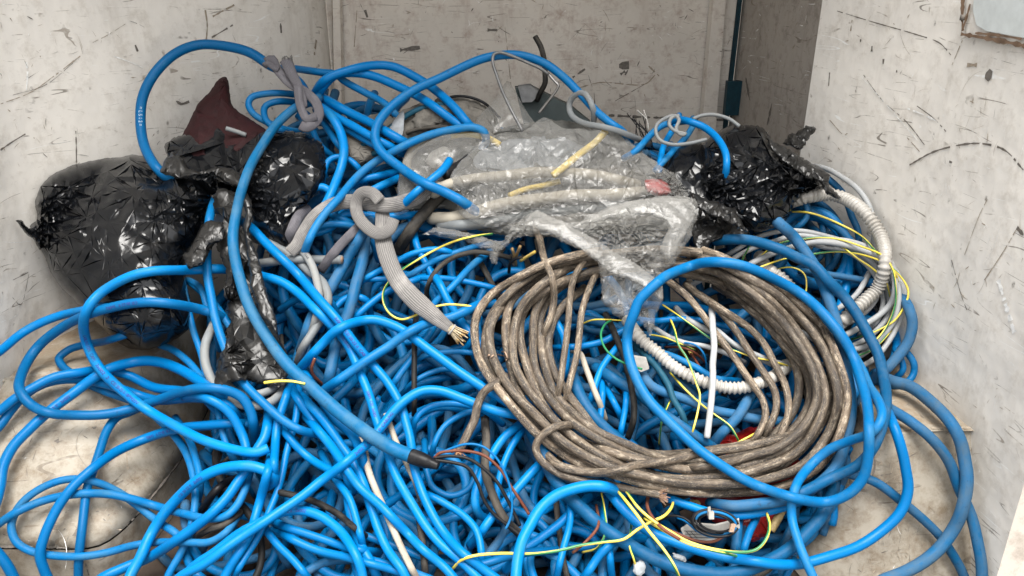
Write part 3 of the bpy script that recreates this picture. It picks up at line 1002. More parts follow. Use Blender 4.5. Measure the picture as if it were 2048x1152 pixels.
def print_on(o, text, s0, size, mat='print', name='printed_text', side=0.0, flip=False):
    """Wraps lettering round the sheath of cable o, starting s0 metres along it."""
    P, R = PATH[o.name]
    s = np.concatenate([[0], np.cumsum(np.linalg.norm(np.diff(P, axis=0), axis=1))])
    cu = bpy.data.curves.new('lettering', 'FONT'); cu.body = text; cu.size = size
    to = bpy.data.objects.new('lettering', cu); COL.objects.link(to)
    dg = bpy.context.evaluated_depsgraph_get()
    me = to.evaluated_get(dg).to_mesh()
    vs = [v.co.copy() for v in me.vertices]; fs = [tuple(p.vertices) for p in me.polygons]
    to.evaluated_get(dg).to_mesh_clear()
    COL.objects.unlink(to); bpy.data.objects.remove(to); bpy.data.curves.remove(cu)
    if not vs: return
    V = []
    T = np.gradient(P, axis=0); T /= np.linalg.norm(T, axis=1)[:, None]
    if flip:
        xm = max(v.x for v in vs)
    for v in vs:
        u = s0 + ((xm - v.x) if flip else v.x)
        hgt = (v.y - size * 0.35) * (-1 if flip else 1)
        p = np.array([np.interp(u, s, P[:, k]) for k in range(3)]); t = np.array([np.interp(u, s, T[:, k]) for k in range(3)]); t /= np.linalg.norm(t)
        r = float(np.interp(u, s, R)) + 0.0005
        n = CO - p; n -= t * n.dot(t); n /= np.linalg.norm(n); b = np.cross(n, t)
        a = hgt / r + side
        V.append(p + r * (math.cos(a) * n + math.sin(a) * b))
    return child(name, V, fs, MAT[mat], o, smooth=False)


# ------------------------------------------------------------------ plastic sheets and bags
def tri(x): return abs((x % 2.0) - 1.0) * 2 - 1


def crumple(x, y, seed, lam=70.0, dirs=None):
    """Sharp creases in a few warped directions, fading in and out; value about -1..1."""
    wx_ = noise.noise(Vector((x / 90, y / 90, seed))) * 40; wy_ = noise.noise(Vector((x / 90, y / 90, seed + 7.3))) * 40
    X, Y = x + wx_, y + wy_
    h = 0
    for i, th in enumerate(dirs or (0.3, 1.25, 2.2, 2.9)):
        l = lam * (1, 0.62, 0.45, 0.3)[i % 4]
        m = max(0.0, noise.noise(Vector((x / 75, y / 75, seed + 3.1 * i + 20))) * 2.4 + 0.08)
        h += (1, 0.7, 0.5, 0.35)[i % 4] * min(m, 1) * tri((X * math.cos(th) + Y * math.sin(th)) / l + i * 0.37)
    return h * 0.5


def lattice(bb, seed, size, aniso=(0.0, 1.0)):
    """Random triangulation that stands for the flat facets of a creased sheet; aniso = (direction, stretch) draws them out."""
    rnd = random.Random(int(seed * 977) + int(size * 13))
    ca, sa = math.cos(aniso[0]), math.sin(aniso[0])
    k = aniso[1] ** 0.5
    x0, y0, x1, y1 = bb
    cx, cy = (x0 + x1) / 2, (y0 + y1) / 2; R = math.hypot(x1 - x0, y1 - y0) / 2 + size * 2
    P = []
    nu, nw = int(R / k / size) + 1, int(R * k / size) + 1
    for i in range(-nu, nu + 1):
        for j in range(-nw, nw + 1):
            u, w = (i + rnd.uniform(-0.8, 0.8) + 0.5 * (j % 2)) * size * k, (j + rnd.uniform(-0.8, 0.8)) * size / k
            P.append((cx + u * ca - w * sa, cy + u * sa + w * ca))
    r = delaunay_2d_cdt([Vector(p) for p in P], [], [], 0, 1e-4)
    Q = np.array([(v.x, v.y) for v in r[0]])
    H = np.array([rnd.uniform(-1, 1) for _ in Q])
    return Q, [tuple(f) for f in r[2]], [tuple(e) for e in r[1]], H


def facet_height(px, py, L):
    Q, T, _, H = L
    out = np.zeros(len(px))
    for f in T:
        a, b, c = Q[f[0]], Q[f[1]], Q[f[2]]
        m = (px >= min(a[0], b[0], c[0]) - 1e-3) & (px <= max(a[0], b[0], c[0]) + 1e-3) & (py >= min(a[1], b[1], c[1]) - 1e-3) & (py <= max(a[1], b[1], c[1]) + 1e-3)
        ii = np.nonzero(m)[0]
        if not len(ii): continue
        d = (b[1] - c[1]) * (a[0] - c[0]) + (c[0] - b[0]) * (a[1] - c[1])
        if abs(d) < 1e-9: continue
        l1 = ((b[1] - c[1]) * (px[ii] - c[0]) + (c[0] - b[0]) * (py[ii] - c[1])) / d
        l2 = ((c[1] - a[1]) * (px[ii] - c[0]) + (a[0] - c[0]) * (py[ii] - c[1])) / d
        ok = (l1 >= -1e-4) & (l2 >= -1e-4) & (l1 + l2 <= 1 + 1e-4)
        out[ii[ok]] = (l1 * H[f[0]] + l2 * H[f[1]] + (1 - l1 - l2) * H[f[2]])[ok]
    return out


def poly_dist(px, py, poly):
    d = np.full(len(px), 1e9)
    for (x0, y0), (x1, y1) in zip(poly, np.roll(poly, -1, axis=0)):
        ex, ey = x1 - x0, y1 - y0
        t = np.clip(((px - x0) * ex + (py - y0) * ey) / (ex * ex + ey * ey + 1e-9), 0, 1)
        d = np.minimum(d, np.hypot(px - x0 - t * ex, py - y0 - t * ey))
    return d


def in_poly(px, py, poly):
    c = np.zeros(len(px), bool); n = len(poly); j = n - 1
    for i in range(n):
        xi, yi = poly[i]; xj, yj = poly[j]
        c ^= ((yi > py) != (yj > py)) & (px < (xj - xi) * (py - yi) / (yj - yi + 1e-12) + xi)
        j = i
    return c


def sheet(name, poly, mat, lift=0.05, dome=0.08, edge=70.0, cr=0.010, lam=70.0, sp=4.5, rag=2.0, seed=1.0, back=0.03, gathers=(), dirs=None, follow=0.0, parent=None, roundpow=0.5, depth=None, tilt=(0, 0), holes=(), fac=None, aniso=(0.2, 1.8), sharp=24.0):
    """A bag or torn sheet: its outline filled with a fine mesh that bulges by dome metres towards its middle and is creased by crumple.
    back>0 closes it behind as a filled bag; back=0 leaves one layer of film. follow: how far it clings to what it lies on."""
    pl = resample(list(poly) + [poly[0]], 4.0)[:-1]
    j = np.array([[noise.noise(Vector((x / 7, y / 7, seed))), noise.noise(Vector((x / 7, y / 7, seed + 9)))] for x, y in pl[:, :2]])
    j2 = np.array([[noise.noise(Vector((x / 28, y / 28, seed + 4))), noise.noise(Vector((x / 28, y / 28, seed + 5)))] for x, y in pl[:, :2]])
    pl = pl[:, :2] + j * rag * 1.6 + j2 * rag * 2
    x0, y0 = pl.min(axis=0); x1, y1 = pl.max(axis=0)
    X, Y = np.meshgrid(np.arange(x0, x1, sp), np.arange(y0, y1, sp))
    X = X + (np.arange(X.shape[0]) % 2)[:, None] * sp / 2
    X = (X + RNG.uniform(-1, 1, X.shape) * sp * 0.2).ravel(); Y = (Y + RNG.uniform(-1, 1, Y.shape) * sp * 0.2).ravel()
    ok = in_poly(X, Y, pl)
    for (hx, hy, hr) in holes: ok &= np.hypot(X - hx, Y - hy) > hr
    X, Y = X[ok], Y[ok]
    dd = poly_dist(X, Y, pl); ok = dd > sp * 0.45
    X, Y = X[ok], Y[ok]
    fs_ = lam * 0.8 if fac is None else fac
    bb = (x0, y0, x1, y1)
    L1, L2 = lattice(bb, seed, fs_, aniso), lattice(bb, seed + 5, fs_ * 0.42, (aniso[0] + 0.7, aniso[1]))
    vs = [Vector(p) for p in pl] + [Vector((a, b)) for a, b in zip(X, Y)]
    nb = len(pl)
    ed = [(i, (i + 1) % nb) for i in range(nb)]
    for L in (L1, L2):
        Q = L[0]; near = in_poly(Q[:, 0], Q[:, 1], pl)
        o_ = len(vs); vs += [Vector(p) for p in Q]
        # crease lines become mesh edges; only those with both ends inside the outline
        ed += [(o_ + a, o_ + b) for a, b in L[2] if near[a] and near[b] and in_poly(np.array([(Q[a][0] + Q[b][0]) / 2]), np.array([(Q[a][1] + Q[b][1]) / 2]), pl)[0]]
    r = delaunay_2d_cdt(vs, ed, [], 0, 1e-3)
    pv = np.array([(v.x, v.y) for v in r[0]]); ff = [tuple(f) for f in r[2]]
    cen = np.array([pv[list(f)].mean(axis=0) for f in ff]); ins = in_poly(cen[:, 0], cen[:, 1], pl)
    ff = [f for f, k_ in zip(ff, ins) if k_]
    used = sorted({i for f in ff for i in f}); remap = {o: i for i, o in enumerate(used)}
    r = ([Vector(pv[i]) for i in used], None, [tuple(remap[i] for i in f) for f in ff])
    v2 = np.array([(v.x, v.y) for v in r[0]]); fs = [tuple(f) for f in r[2]]
    if holes:
        fs = [f for f in fs if not any(math.hypot(v2[list(f), 0].mean() - hx, v2[list(f), 1].mean() - hy) < hr for hx, hy, hr in holes)]
    px, py = v2[:, 0], v2[:, 1]
    dist = poly_dist(px, py, pl)
    t = np.clip(dist / edge, 0, 1)
    prof = (1 - (1 - t) ** 2) ** roundpow
    bd = base_depth(px, py) if depth is None else np.full(len(px), float(depth))
    cr_ = facet_height(px, py, L1) * 0.9 + facet_height(px, py, L2) * 0.22
    crs = np.array([crumple(a, b, seed, lam, dirs) for a, b in zip(px, py)])
    cr_ = cr_ * 0.85 + 0.40 * crs
    fine = np.array([crumple(a * 1.0, b * 1.0, seed + 31, lam * 0.3) for a, b in zip(px, py)])
    g = np.zeros(len(px))
    for gx_, gy_, amp, k, ln in gathers:
        rr = np.hypot(px - gx_, py - gy_); th = np.arctan2(py - gy_, px - gx_)
        wob = np.array([noise.noise(Vector((a / 60, b / 60, seed + 2))) for a, b in zip(px, py)])
        q = th * k + wob * 3
        g += amp * np.exp(-rr / ln) * np.clip(rr / 15, 0, 1) * (np.abs((q % 2) - 1) * 2 - 1)
    front = bd - lift - dome * prof - cr * (cr_ + 0.0 * fine) * (0.35 + 0.65 * np.clip(dist / 25, 0, 1)) - g - tilt[0] * (px - px.mean()) / 100 - tilt[1] * (py - py.mean()) / 100
    if follow > 0:
        bg = buf_get(px, py)
        sm = np.array([np.min(bg[(np.abs(px - a) < 12) & (np.abs(py - b) < 12)]) for a, b in zip(px, py)])
        tgt = np.where(sm < 8, sm - 0.004, front)
        E = np.array([(f[k], f[(k + 1) % len(f)]) for f in fs for k in range(len(f))])
        for _ in range(14):                              # the film bridges the hollows
            acc = np.zeros(len(px)); cnt_ = np.zeros(len(px))
            np.add.at(acc, E[:, 0], tgt[E[:, 1]]); np.add.at(cnt_, E[:, 0], 1); np.add.at(acc, E[:, 1], tgt[E[:, 0]]); np.add.at(cnt_, E[:, 1], 1)
            tgt = 0.5 * tgt + 0.5 * acc / np.maximum(cnt_, 1)
        tgt = tgt - cr * 0.8 * (cr_ + 0.6)
        front = front * (1 - follow) + np.minimum(tgt, front + 0.08) * follow
    front = np.minimum(front, sample(HG, px, py) - 0.010)
    V = at_many(px, py, front); F = list(fs)
    if back > 0:
        n = len(V)
        bk_ = np.minimum(front + (dome * prof + back * prof), sample(HG, px, py) - 0.004)
        isb = dist < 1e-3
        bk_ = np.where(isb, front + 0.003, np.maximum(bk_, front + 0.004))
        V = np.vstack([V, at_many(px, py, bk_)])
        F += [tuple(n + i for i in reversed(f)) for f in fs]
        cnt = {}
        for f in fs:
            for a, b in zip(f, f[1:] + f[:1]): cnt[(a, b)] = 1
        for (a, b) in list(cnt):
            if (b, a) not in cnt: F.append((b, a, n + a, n + b))
    buf_put(px, py, front, 4)
    m = MAT[mat]
    o = child(name, V, F, m, parent) if parent is not None else mesh_obj(name, V, F, m)
    o.data.set_sharp_from_angle(angle=math.radians(sharp))
    return o
# ------------------------------------------------------------------ buried mass of cable under everything
HEAP = np.array([(400, 640), (470, 560), (560, 470), (610, 390), (520, 250), (640, 190), (760, 190), (950, 245), (1250, 285), (1500, 320), (1640, 400), (1760, 540), (1800, 700), (1745, 800), (1700, 900),
                 (1690, 1000), (1560, 1180), (1300, 1230), (800, 1230), (330, 1190), (350, 1080), (430, 850)], float)
HC = np.array([1090.0, 760.0])


def wander(rnd, n, step=26, start=None, cur=0.006):
    while True:
        p = np.array([rnd.uniform(330, 1800), rnd.uniform(200, 1230)]) if start is None else np.array(start)
        if in_poly(np.array([p[0]]), np.array([p[1]]), HEAP)[0] or start is not None: break
    a = rnd.uniform(0, 6.28); k = rnd.gauss(0, cur)
    out = [p.copy()]
    for _ in range(n):
        k += rnd.gauss(0, cur * 0.45); k = max(-0.016, min(0.016, k)) * 0.97
        q = p + 70 * np.array([math.cos(a), math.sin(a)])
        if not in_poly(np.array([q[0]]), np.array([q[1]]), HEAP)[0]:
            c = HC - p; want = math.atan2(c[1], c[0]); dlt = (want - a + math.pi) % (2 * math.pi) - math.pi
            k = 0.012 * (1 if dlt > 0 else -1)
        a += k * step
        p = p + step * np.array([math.cos(a), math.sin(a)])
        if not in_poly(np.array([p[0]]), np.array([p[1]]), HEAP)[0] and not in_poly(np.array([out[-1][0]]), np.array([out[-1][1]]), HEAP)[0]: break
        out.append(p.copy())
    return out


RF = random.Random(3)
FN = 0
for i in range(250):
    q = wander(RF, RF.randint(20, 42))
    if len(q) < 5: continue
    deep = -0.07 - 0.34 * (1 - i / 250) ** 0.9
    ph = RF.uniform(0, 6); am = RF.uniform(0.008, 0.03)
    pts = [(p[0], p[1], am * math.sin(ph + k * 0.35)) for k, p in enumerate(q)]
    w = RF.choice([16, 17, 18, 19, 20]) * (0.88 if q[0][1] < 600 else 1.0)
    cable('blue cable buried in the dim tangle, only glimpsed between the strands above it', w, pts, RF.choice(['blue', 'blue2', 'dusty', 'dusty']) , lift=deep, free=True, write=(i > 150),  # duller blues picked more often here, to paint the deep gaps darker
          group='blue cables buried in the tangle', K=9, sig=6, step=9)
for i in range(10):
    q = wander(RF, RF.randint(10, 18), cur=0.003)
    if len(q) < 5: continue
    cable('dark grimy cable buried in the dim tangle, only glimpsed between blue strands', RF.choice([9, 12, 15]), [(p[0], p[1]) for p in q], 'dirtyblack', name='dark_cable', lift=-0.05 - 0.01 * i, free=True, write=False,
          group='dark cables buried in the tangle', K=8, sig=6, step=9)

# ------------------------------------------------------------------ back of the heap
rag = sheet('rag', [(690, 262), (740, 232), (800, 222), (850, 205), (900, 196), (960, 204), (990, 230), (1000, 270), (960, 300), (900, 290), (800, 300), (720, 330), (670, 300)], 'ragcloth', lift=0.0, dome=0.05, cr=0.02, lam=40, sp=5, back=0.1, seed=2)
tag(rag, 'dirty crumpled grey rag lying against the bulkhead behind the blue arches', 'rag')
for k, (l, w, pts) in enumerate((('thin dark green cable curving along the rag behind the arches', 11, [(705, 300), (770, 262), (830, 222), (880, 208), (930, 222)]),
                                 ('thin dark cable bent over the rag just left of the clear bag', 9, [(790, 285), (820, 262), (870, 255), (910, 262), (930, 276)]),
                                 ('thin black cable at the very back, topmost over the grey rag', 6, [(870, 232), (895, 196), (925, 192), (965, 205), (1000, 236)]),
                                 ('dark teal cable end low in the gap under the blue arches', 12, [(720, 320), (780, 296), (840, 280), (868, 300)]))):
    cable(l, w, pts, ('teal', 'dirtyblack', 'black', 'teal')[k], name='dark_cable', lift=0.01, group='dark cables at the back')
tuft = sheet('cloth_scrap', [(820, 240), (850, 215), (885, 205), (915, 212), (905, 232), (870, 250), (840, 262)], 'ragcloth', lift=0.05, dome=0.02, cr=0.012, lam=20, sp=4, seed=8, rag=3)
tag(tuft, 'small frayed scrap of pale cloth on top of the grey rag', 'scrap')
sh = sheet('plastic_shard', [(773, 268), (790, 238), (806, 221), (808, 228), (803, 275), (788, 285)], 'shard', lift=0.07, dome=0.006, cr=0.002, sp=4, back=0.003, rag=0.5, seed=4)
tag(sh, 'torn flat shard of light grey plastic standing left of the clear bag', 'shard')

# dark board box and hose, rod
P4 = [(1030, 176), (1060, 172), (1140, 212), (1180, 244), (1180, 300), (1060, 300)]
def slab(pts, d0, slope, thick):
    F0 = [at(x, y, d0 + slope * (x - pts[0][0]) / 100) for x, y in pts]
    B0 = [at(x, y - 4, d0 + slope * (x - pts[0][0]) / 100 + thick) for x, y in pts]
    k = len(pts)
    return F0 + B0, [tuple(range(k)), tuple(range(2 * k - 1, k - 1, -1))] + [(i, k + i, k + (i + 1) % k, (i + 1) % k) for i in range(k)]
bx = tag(mesh_obj('dark_box', *slab(P4, 2.06, 0.02, 0.10), MAT['boxdark'], smooth=False), 'dark green board box leaning at the back behind the clear bag', 'box')
child('box_flap', *slab([(1036, 174), (1060, 171), (1082, 186), (1064, 204), (1044, 205)], 2.045, 0.01, 0.004), MAT['darksteel'], bx, smooth=False)
cable('short dark grey hose standing up at the back, with an open cut top', 11, [(1070, 73), (1081, 94), (1088, 118), (1091, 146), (1091, 167), (1082, 184), (1074, 200)], 'dirtyblack', name='hose', cat='hose', group=None, lift=0.02, ends='ch', cap=0.02)

# behind / top-left blue strands ------------------------------------------------
TOPL = [
    ('dim blue strand running rightwards behind the grey strap tie', 14, 'blue2', [(590, 138), (642, 146), (670, 149), (688, 163), (730, 187), (771, 208), (800, 235)]),
    ('outer blue loop curling left of the grey strap tie, in shade', 13, 'blue2', [(600, 190), (587, 187), (542, 184), (503, 194), (497, 208), (507, 226), (535, 243), (569, 257), (600, 262)]),
    ('inner blue loop curling left of the grey strap tie, in shade', 13, 'blue2', [(600, 208), (583, 205), (552, 205), (531, 215), (531, 236), (545, 253), (573, 264), (600, 280)]),
    ('blue strand curving down behind the others under the strap tie', 13, 'blue2', [(590, 215), (620, 235), (625, 257), (639, 285), (660, 306), (680, 320)]),
    ('lowest of the blue strands slanting right from the strap tie', 14, 'blue2', [(640, 228), (674, 247), (719, 274), (754, 295), (780, 315)]),
    ('middle one of the blue strands slanting right from the strap tie', 16, 'blue', [(640, 208), (664, 229), (719, 257), (789, 295), (820, 312)]),
    ('uppermost of the blue strands slanting right from the strap tie', 18, 'blue', [(640, 196), (664, 208), (747, 250), (810, 285), (840, 305)]),
    ('blue strand in shade curving down to the right below the strap tie', 14, 'blue2', [(630, 220), (642, 240), (656, 264), (670, 285), (700, 320)]),
    ('small tight blue loop in the gap right of the torn black sheet', 12, 'blue', [(645, 385), (650, 347), (660, 323), (678, 316), (702, 323), (723, 344), (732, 370)]),
    ('short thick blue bend beside the torn black sheet edge', 15, 'blue', [(600, 420), (608, 399), (618, 378), (646, 372), (664, 384), (690, 412)]),
    ('short blue strand under the left arch, upper of two going left', 14, 'blue', [(800, 342), (761, 351), (726, 361), (690, 382)]),
    ('short blue strand under the left arch, lower of two going left', 16, 'blue', [(800, 356), (754, 375), (721, 393), (690, 420), (660, 450)]),
    ('blue strand crossing low under the grey knot towards the left', 15, 'blue', [(860, 428), (800, 432), (740, 430), (690, 428), (660, 455), (610, 470), (575, 480)]),
    ('dim blue strand left of the grey knot running down steeply', 15, 'blue2', [(600, 450), (640, 425), (690, 440), (735, 470)]),
    ('blue loop half hidden beneath the grey knot', 14, 'blue2', [(560, 500), (600, 465), (650, 450), (700, 452), (745, 478), (760, 520)]),
    ('tall blue arch, lower one of the twin arches right of the strap tie', 17, 'blue', [(628, 205), (650, 167), (671, 149), (712, 145), (754, 153), (806, 177), (858, 205), (893, 229), (921, 250), (960, 275)]),
    ('tall blue arch, upper one of the twin arches right of the strap tie', 17, 'blue', [(625, 195), (650, 160), (699, 139), (747, 131), (789, 135), (837, 160), (879, 191), (914, 222), (935, 246), (965, 275)]),
    ('blue strand dropping from the strap tie past the torn sheet, lower part in front', 18, 'blue', [(628, 205), (642, 215), (660, 229), (677, 257), (686, 295), (682, 333), (670, 368), (656, 399), (630, 440), (600, 480)]),
]
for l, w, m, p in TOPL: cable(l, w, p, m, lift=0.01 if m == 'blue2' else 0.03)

# right top --------------------------------------------------------------------
RT = [
    ('blue strand rising from the clear bag to the grey lashing', 13, 'blue2', [(1245, 315), (1270, 300), (1300, 270), (1322, 252), (1347, 245), (1375, 243)]),
    ('left one of two blue stems under the grey lashing', 12, 'blue', [(1358, 230), (1347, 256), (1329, 289), (1322, 318), (1318, 345)]),
    ('blue arch dropping from the grey lashing over the black bag', 14, 'blue', [(1340, 244), (1360, 240), (1385, 246), (1410, 256), (1435, 278), (1450, 307), (1452, 336), (1448, 372)]),
    ('right one of two blue stems under the grey lashing', 12, 'blue2', [(1386, 236), (1388, 245), (1377, 267), (1351, 299), (1329, 325), (1310, 345)]),
    ('short blue strand behind the white conduit, near the right wall', 13, 'dusty', [(1590, 330), (1640, 347), (1665, 365), (1687, 390), (1702, 435), (1713, 464), (1713, 500), (1700, 540)]),
    ('dim blue strand under the black bag running to the right', 15, 'dusty', [(1570, 400), (1610, 415), (1650, 440), (1690, 470), (1725, 520), (1740, 560)]),
    ('dim blue strand crossing inside the white cable coil', 13, 'dusty', [(1600, 545), (1660, 550), (1720, 560), (1760, 570)]),
    ('short blue bit curving beneath the conduit start', 12, 'dusty', [(1560, 420), (1605, 405), (1612, 430), (1590, 455), (1560, 470)]),
]

# middle mass ------------------------------------------------------------------
MID = [
    ('blue strand dropping straight beside the yellow wire loop', 14, 'blue', [(826, 440), (831, 467), (838, 495), (855, 529), (872, 561), (890, 588), (907, 620), (920, 660)]),
    ('blue strand crossing level behind the braided sleeve', 12, 'blue', [(700, 566), (723, 561), (771, 561), (824, 557), (893, 557), (938, 564), (983, 574), (1020, 590)]),
    ('blue strand rising right towards the dark wire tips, upper', 12, 'blue2', [(790, 570), (820, 547), (858, 526), (900, 508), (945, 495), (985, 488)]),
    ('blue strand rising right towards the dark wire tips, lower', 12, 'blue', [(700, 575), (740, 550), (782, 529), (824, 508), (879, 502), (930, 520)]),
    ('blue strand passing under the middle of the braided sleeve', 14, 'blue', [(680, 655), (706, 637), (737, 609), (771, 585), (817, 564), (860, 545)]),
    ('short blue bend left of the yellow wire loop', 14, 'blue', [(640, 660), (664, 623), (692, 595), (719, 592), (735, 601), (742, 630)]),
    ('blue strand slanting up to the right beside the coil', 14, 'blue2', [(840, 650), (872, 602), (903, 574), (949, 526), (980, 500)]),
    ('blue strand climbing steeply behind the sleeve tip', 14, 'blue2', [(770, 800), (789, 769), (831, 710), (858, 668), (880, 630)]),
    ('thin dim blue strand level below the sleeve tip', 11, 'blue2', [(820, 735), (844, 713), (893, 703), (945, 706), (990, 713)]),
    ('thin dim blue arc lower below the sleeve tip', 11, 'blue2', [(800, 790), (838, 755), (893, 738), (945, 758), (990, 790)]),
    ('blue strand slanting down right just left of the brown coil', 16, 'blue', [(855, 535), (876, 564), (893, 599), (914, 633), (949, 679), (980, 713), (1010, 750)]),
    ('blue strand standing inside the brown coil beside its hanging strand', 16, 'blue', [(1095, 600), (1108, 637), (1126, 675), (1129, 727), (1120, 780)]),
    ('blue strand rising under the clear bag tip inside the coil', 13, 'blue', [(1100, 695), (1153, 692), (1206, 682), (1251, 658), (1290, 640)]),
    ('level blue strand right of the clear bag tip over white cables', 12, 'blue', [(1275, 640), (1310, 644), (1355, 641), (1410, 643), (1457, 654), (1505, 669), (1550, 690)]),
    ('blue strand falling left inside the coil below the bag tip', 13, 'blue', [(1170, 830), (1185, 790), (1206, 734), (1240, 692), (1262, 670)]),
    ('thick scuffed blue strand sloping inside the coil', 22, 'dusty', [(1190, 735), (1230, 760), (1280, 790), (1320, 825), (1370, 860), (1410, 890), (1440, 910)]),
    ('vivid blue upright strand in the middle of the coil', 13, 'blue', [(1200, 745), (1204, 790), (1200, 840), (1190, 880)]),
    ('vivid blue strand leaning left in the middle of the coil', 13, 'blue', [(1208, 765), (1226, 800), (1240, 830), (1250, 860)]),
    ('vivid blue upright strand right of the dark cable in the coil', 12, 'blue', [(1256, 760), (1252, 810), (1242, 860), (1236, 900)]),
    ('thick blue strand under the coil left side, running down right', 24, 'dusty', [(1140, 735), (1147, 759), (1164, 797), (1192, 835), (1226, 870), (1261, 898), (1300, 930)]),
    ('blue strand running right through the coil below the conduit', 19, 'dusty', [(1270, 730), (1300, 770), (1337, 788), (1373, 800), (1417, 818), (1464, 829), (1519, 840), (1600, 840), (1650, 835)]),
    ('thick dusty blue strand leaning right under the conduit', 20, 'dusty', [(1515, 770), (1501, 792), (1475, 832), (1442, 865), (1420, 895)]),
    ('dull blue strand lower in the coil left of the white stick', 19, 'dusty', [(1300, 805), (1322, 821), (1366, 851), (1402, 876), (1428, 894), (1450, 915)]),
    ('dim blue strand in the coil behind the brown earth wires', 14, 'blue2', [(1270, 680), (1310, 700), (1350, 715), (1390, 735), (1430, 760), (1480, 765)]),
    ('blue arc, outer of two in the hollow left of the brown cable end', 13, 'blue', [(824, 880), (824, 856), (834, 832), (858, 814), (893, 808), (928, 811), (965, 822), (1005, 850)]),
    ('blue arc, inner of two in the hollow left of the brown cable end', 12, 'blue2', [(862, 930), (865, 891), (886, 853), (914, 832), (940, 822), (980, 832)]),
    ('dim curling blue loop under the bare wires', 13, 'blue2', [(850, 880), (855, 946), (865, 974), (900, 992), (935, 978), (952, 946), (955, 900)]),
    ('blue strand with a hooked foot right of the bare wires', 17, 'blue', [(1060, 835), (1042, 849), (1011, 874), (983, 912), (962, 953), (952, 995), (959, 1026), (980, 1040)]),
    ('blue strand slanting down left across the bare wire tips', 18, 'blue', [(1105, 905), (1081, 926), (1049, 960), (1018, 995), (990, 1026), (962, 1064), (940, 1090)]),
    ('narrow blue upright strand between the bare black wires', 14, 'blue', [(1060, 845), (1046, 863), (1022, 898), (1001, 946), (994, 995), (1000, 1040)]),
    ('blue strand slanting up right below the bare wires', 17, 'blue', [(1010, 1140), (1042, 1103), (1081, 1075), (1119, 1047), (1145, 1020), (1180, 990)]),
    ('upright blue strand left of the bright bottom arch', 14, 'blue', [(1145, 975), (1143, 995), (1140, 1047), (1126, 1099), (1112, 1148), (1108, 1170)]),
    ('lower upright blue strand right of the bright bottom arch', 15, 'blue', [(1210, 995), (1205, 1040), (1215, 1090), (1225, 1160)]),
    ('blue strand at the bottom edge rising right past the arch', 17, 'blue', [(1150, 1175), (1171, 1148), (1202, 1106), (1240, 1080), (1290, 1075)]),
    ('blue arc sagging in the hollow above the bottom middle', 15, 'blue', [(820, 985), (858, 992), (893, 1009), (928, 1033), (952, 1061), (962, 1099), (960, 1150)]),
    ('blue strand low at the bottom, second from the lower edge middle', 16, 'blue2', [(690, 1060), (780, 1090), (860, 1122), (950, 1130), (1040, 1105), (1120, 1100)]),
    ('dim blue strand at the lower edge middle', 16, 'blue2', [(640, 1105), (740, 1120), (830, 1150), (900, 1175)]),
    ('blue strand upright beside the thin pale cable, lower left of middle', 19, 'blue', [(672, 930), (690, 960), (702, 1030), (719, 1085), (747, 1130), (765, 1175)]),
    ('blue strand low left of middle sloping right, upper of a close pair', 16, 'blue', [(540, 1035), (559, 1047), (604, 1064), (653, 1082), (698, 1096), (760, 1105)]),
    ('blue strand low left of middle sloping right, lower of a close pair', 16, 'blue', [(545, 1060), (590, 1082), (642, 1103), (698, 1117), (780, 1140), (860, 1170)]),
    ('short blue strand falling steeply at the lower edge left of middle', 15, 'blue', [(515, 1035), (531, 1058), (556, 1092), (590, 1127), (618, 1160), (630, 1180)]),
    ('blue strand slanting down right behind the braided end of the dark cable', 15, 'blue', [(640, 905), (670, 960), (700, 1000), (720, 1060), (730, 1110)]),
    ('upright blue strand left of the lime wire scrap, passing down the left third', 14, 'blue', [(605, 745), (597, 773), (587, 849), (573, 908), (562, 960), (549, 1002), (517, 1071), (493, 1113), (472, 1150), (460, 1175)]),
    ('blue strand curving right past the neck of the left loops', 16, 'blue', [(545, 835), (566, 860), (597, 898), (635, 929), (681, 953), (720, 965)]),
    ('blue strand slanting steeply down right of the torn strip foot', 18, 'blue', [(575, 760), (594, 794), (625, 842), (660, 887), (687, 940), (705, 985)]),
    ('dusty blue strand leaning left from the braided sleeve', 22, 'dusty', [(745, 430), (733, 467), (726, 519), (709, 574), (692, 630), (671, 692), (660, 745), (650, 790)]),
    ('dusty blue strand left of the other leaning one, nearer the grey cable', 22, 'dusty', [(740, 440), (726, 463), (702, 505), (678, 547), (657, 581), (620, 640), (600, 700)]),
    ('blue strand falling behind the grey loops in the left middle', 15, 'blue2', [(560, 620), (590, 600), (622, 590), (660, 600), (680, 640)]),
    ('dim blue strand crossing behind the torn strip', 15, 'blue2', [(380, 560), (410, 585), (440, 620), (460, 650), (500, 700)]),
    ('dim upright blue strand right of the large black bag, outer', 13, 'blue2', [(362, 545), (372, 600), (385, 660), (400, 710), (408, 750), (412, 800)]),
    ('dim upright blue strand right of the large black bag, inner', 13, 'blue2', [(375, 560), (400, 575), (413, 610), (430, 660), (440, 700)]),
    ('blue strand curving down from the large black bag to the arch edge', 14, 'blue2', [(320, 690), (345, 700), (372, 722), (399, 755), (420, 790), (455, 830), (480, 870)]),
    ('blue strand at the neck of the left loops, curving beneath them', 14, 'blue2', [(412, 805), (440, 830), (470, 845), (500, 850), (530, 870)]),
    ('dim blue strand fanning out in the hollow left of the loops neck', 13, 'blue2', [(435, 790), (440, 830), (450, 880), (462, 910), (480, 940)]),
]
for l, w, m, p in MID: cable(l, w, p, m, lift=0.0 if m == 'blue2' else 0.006)

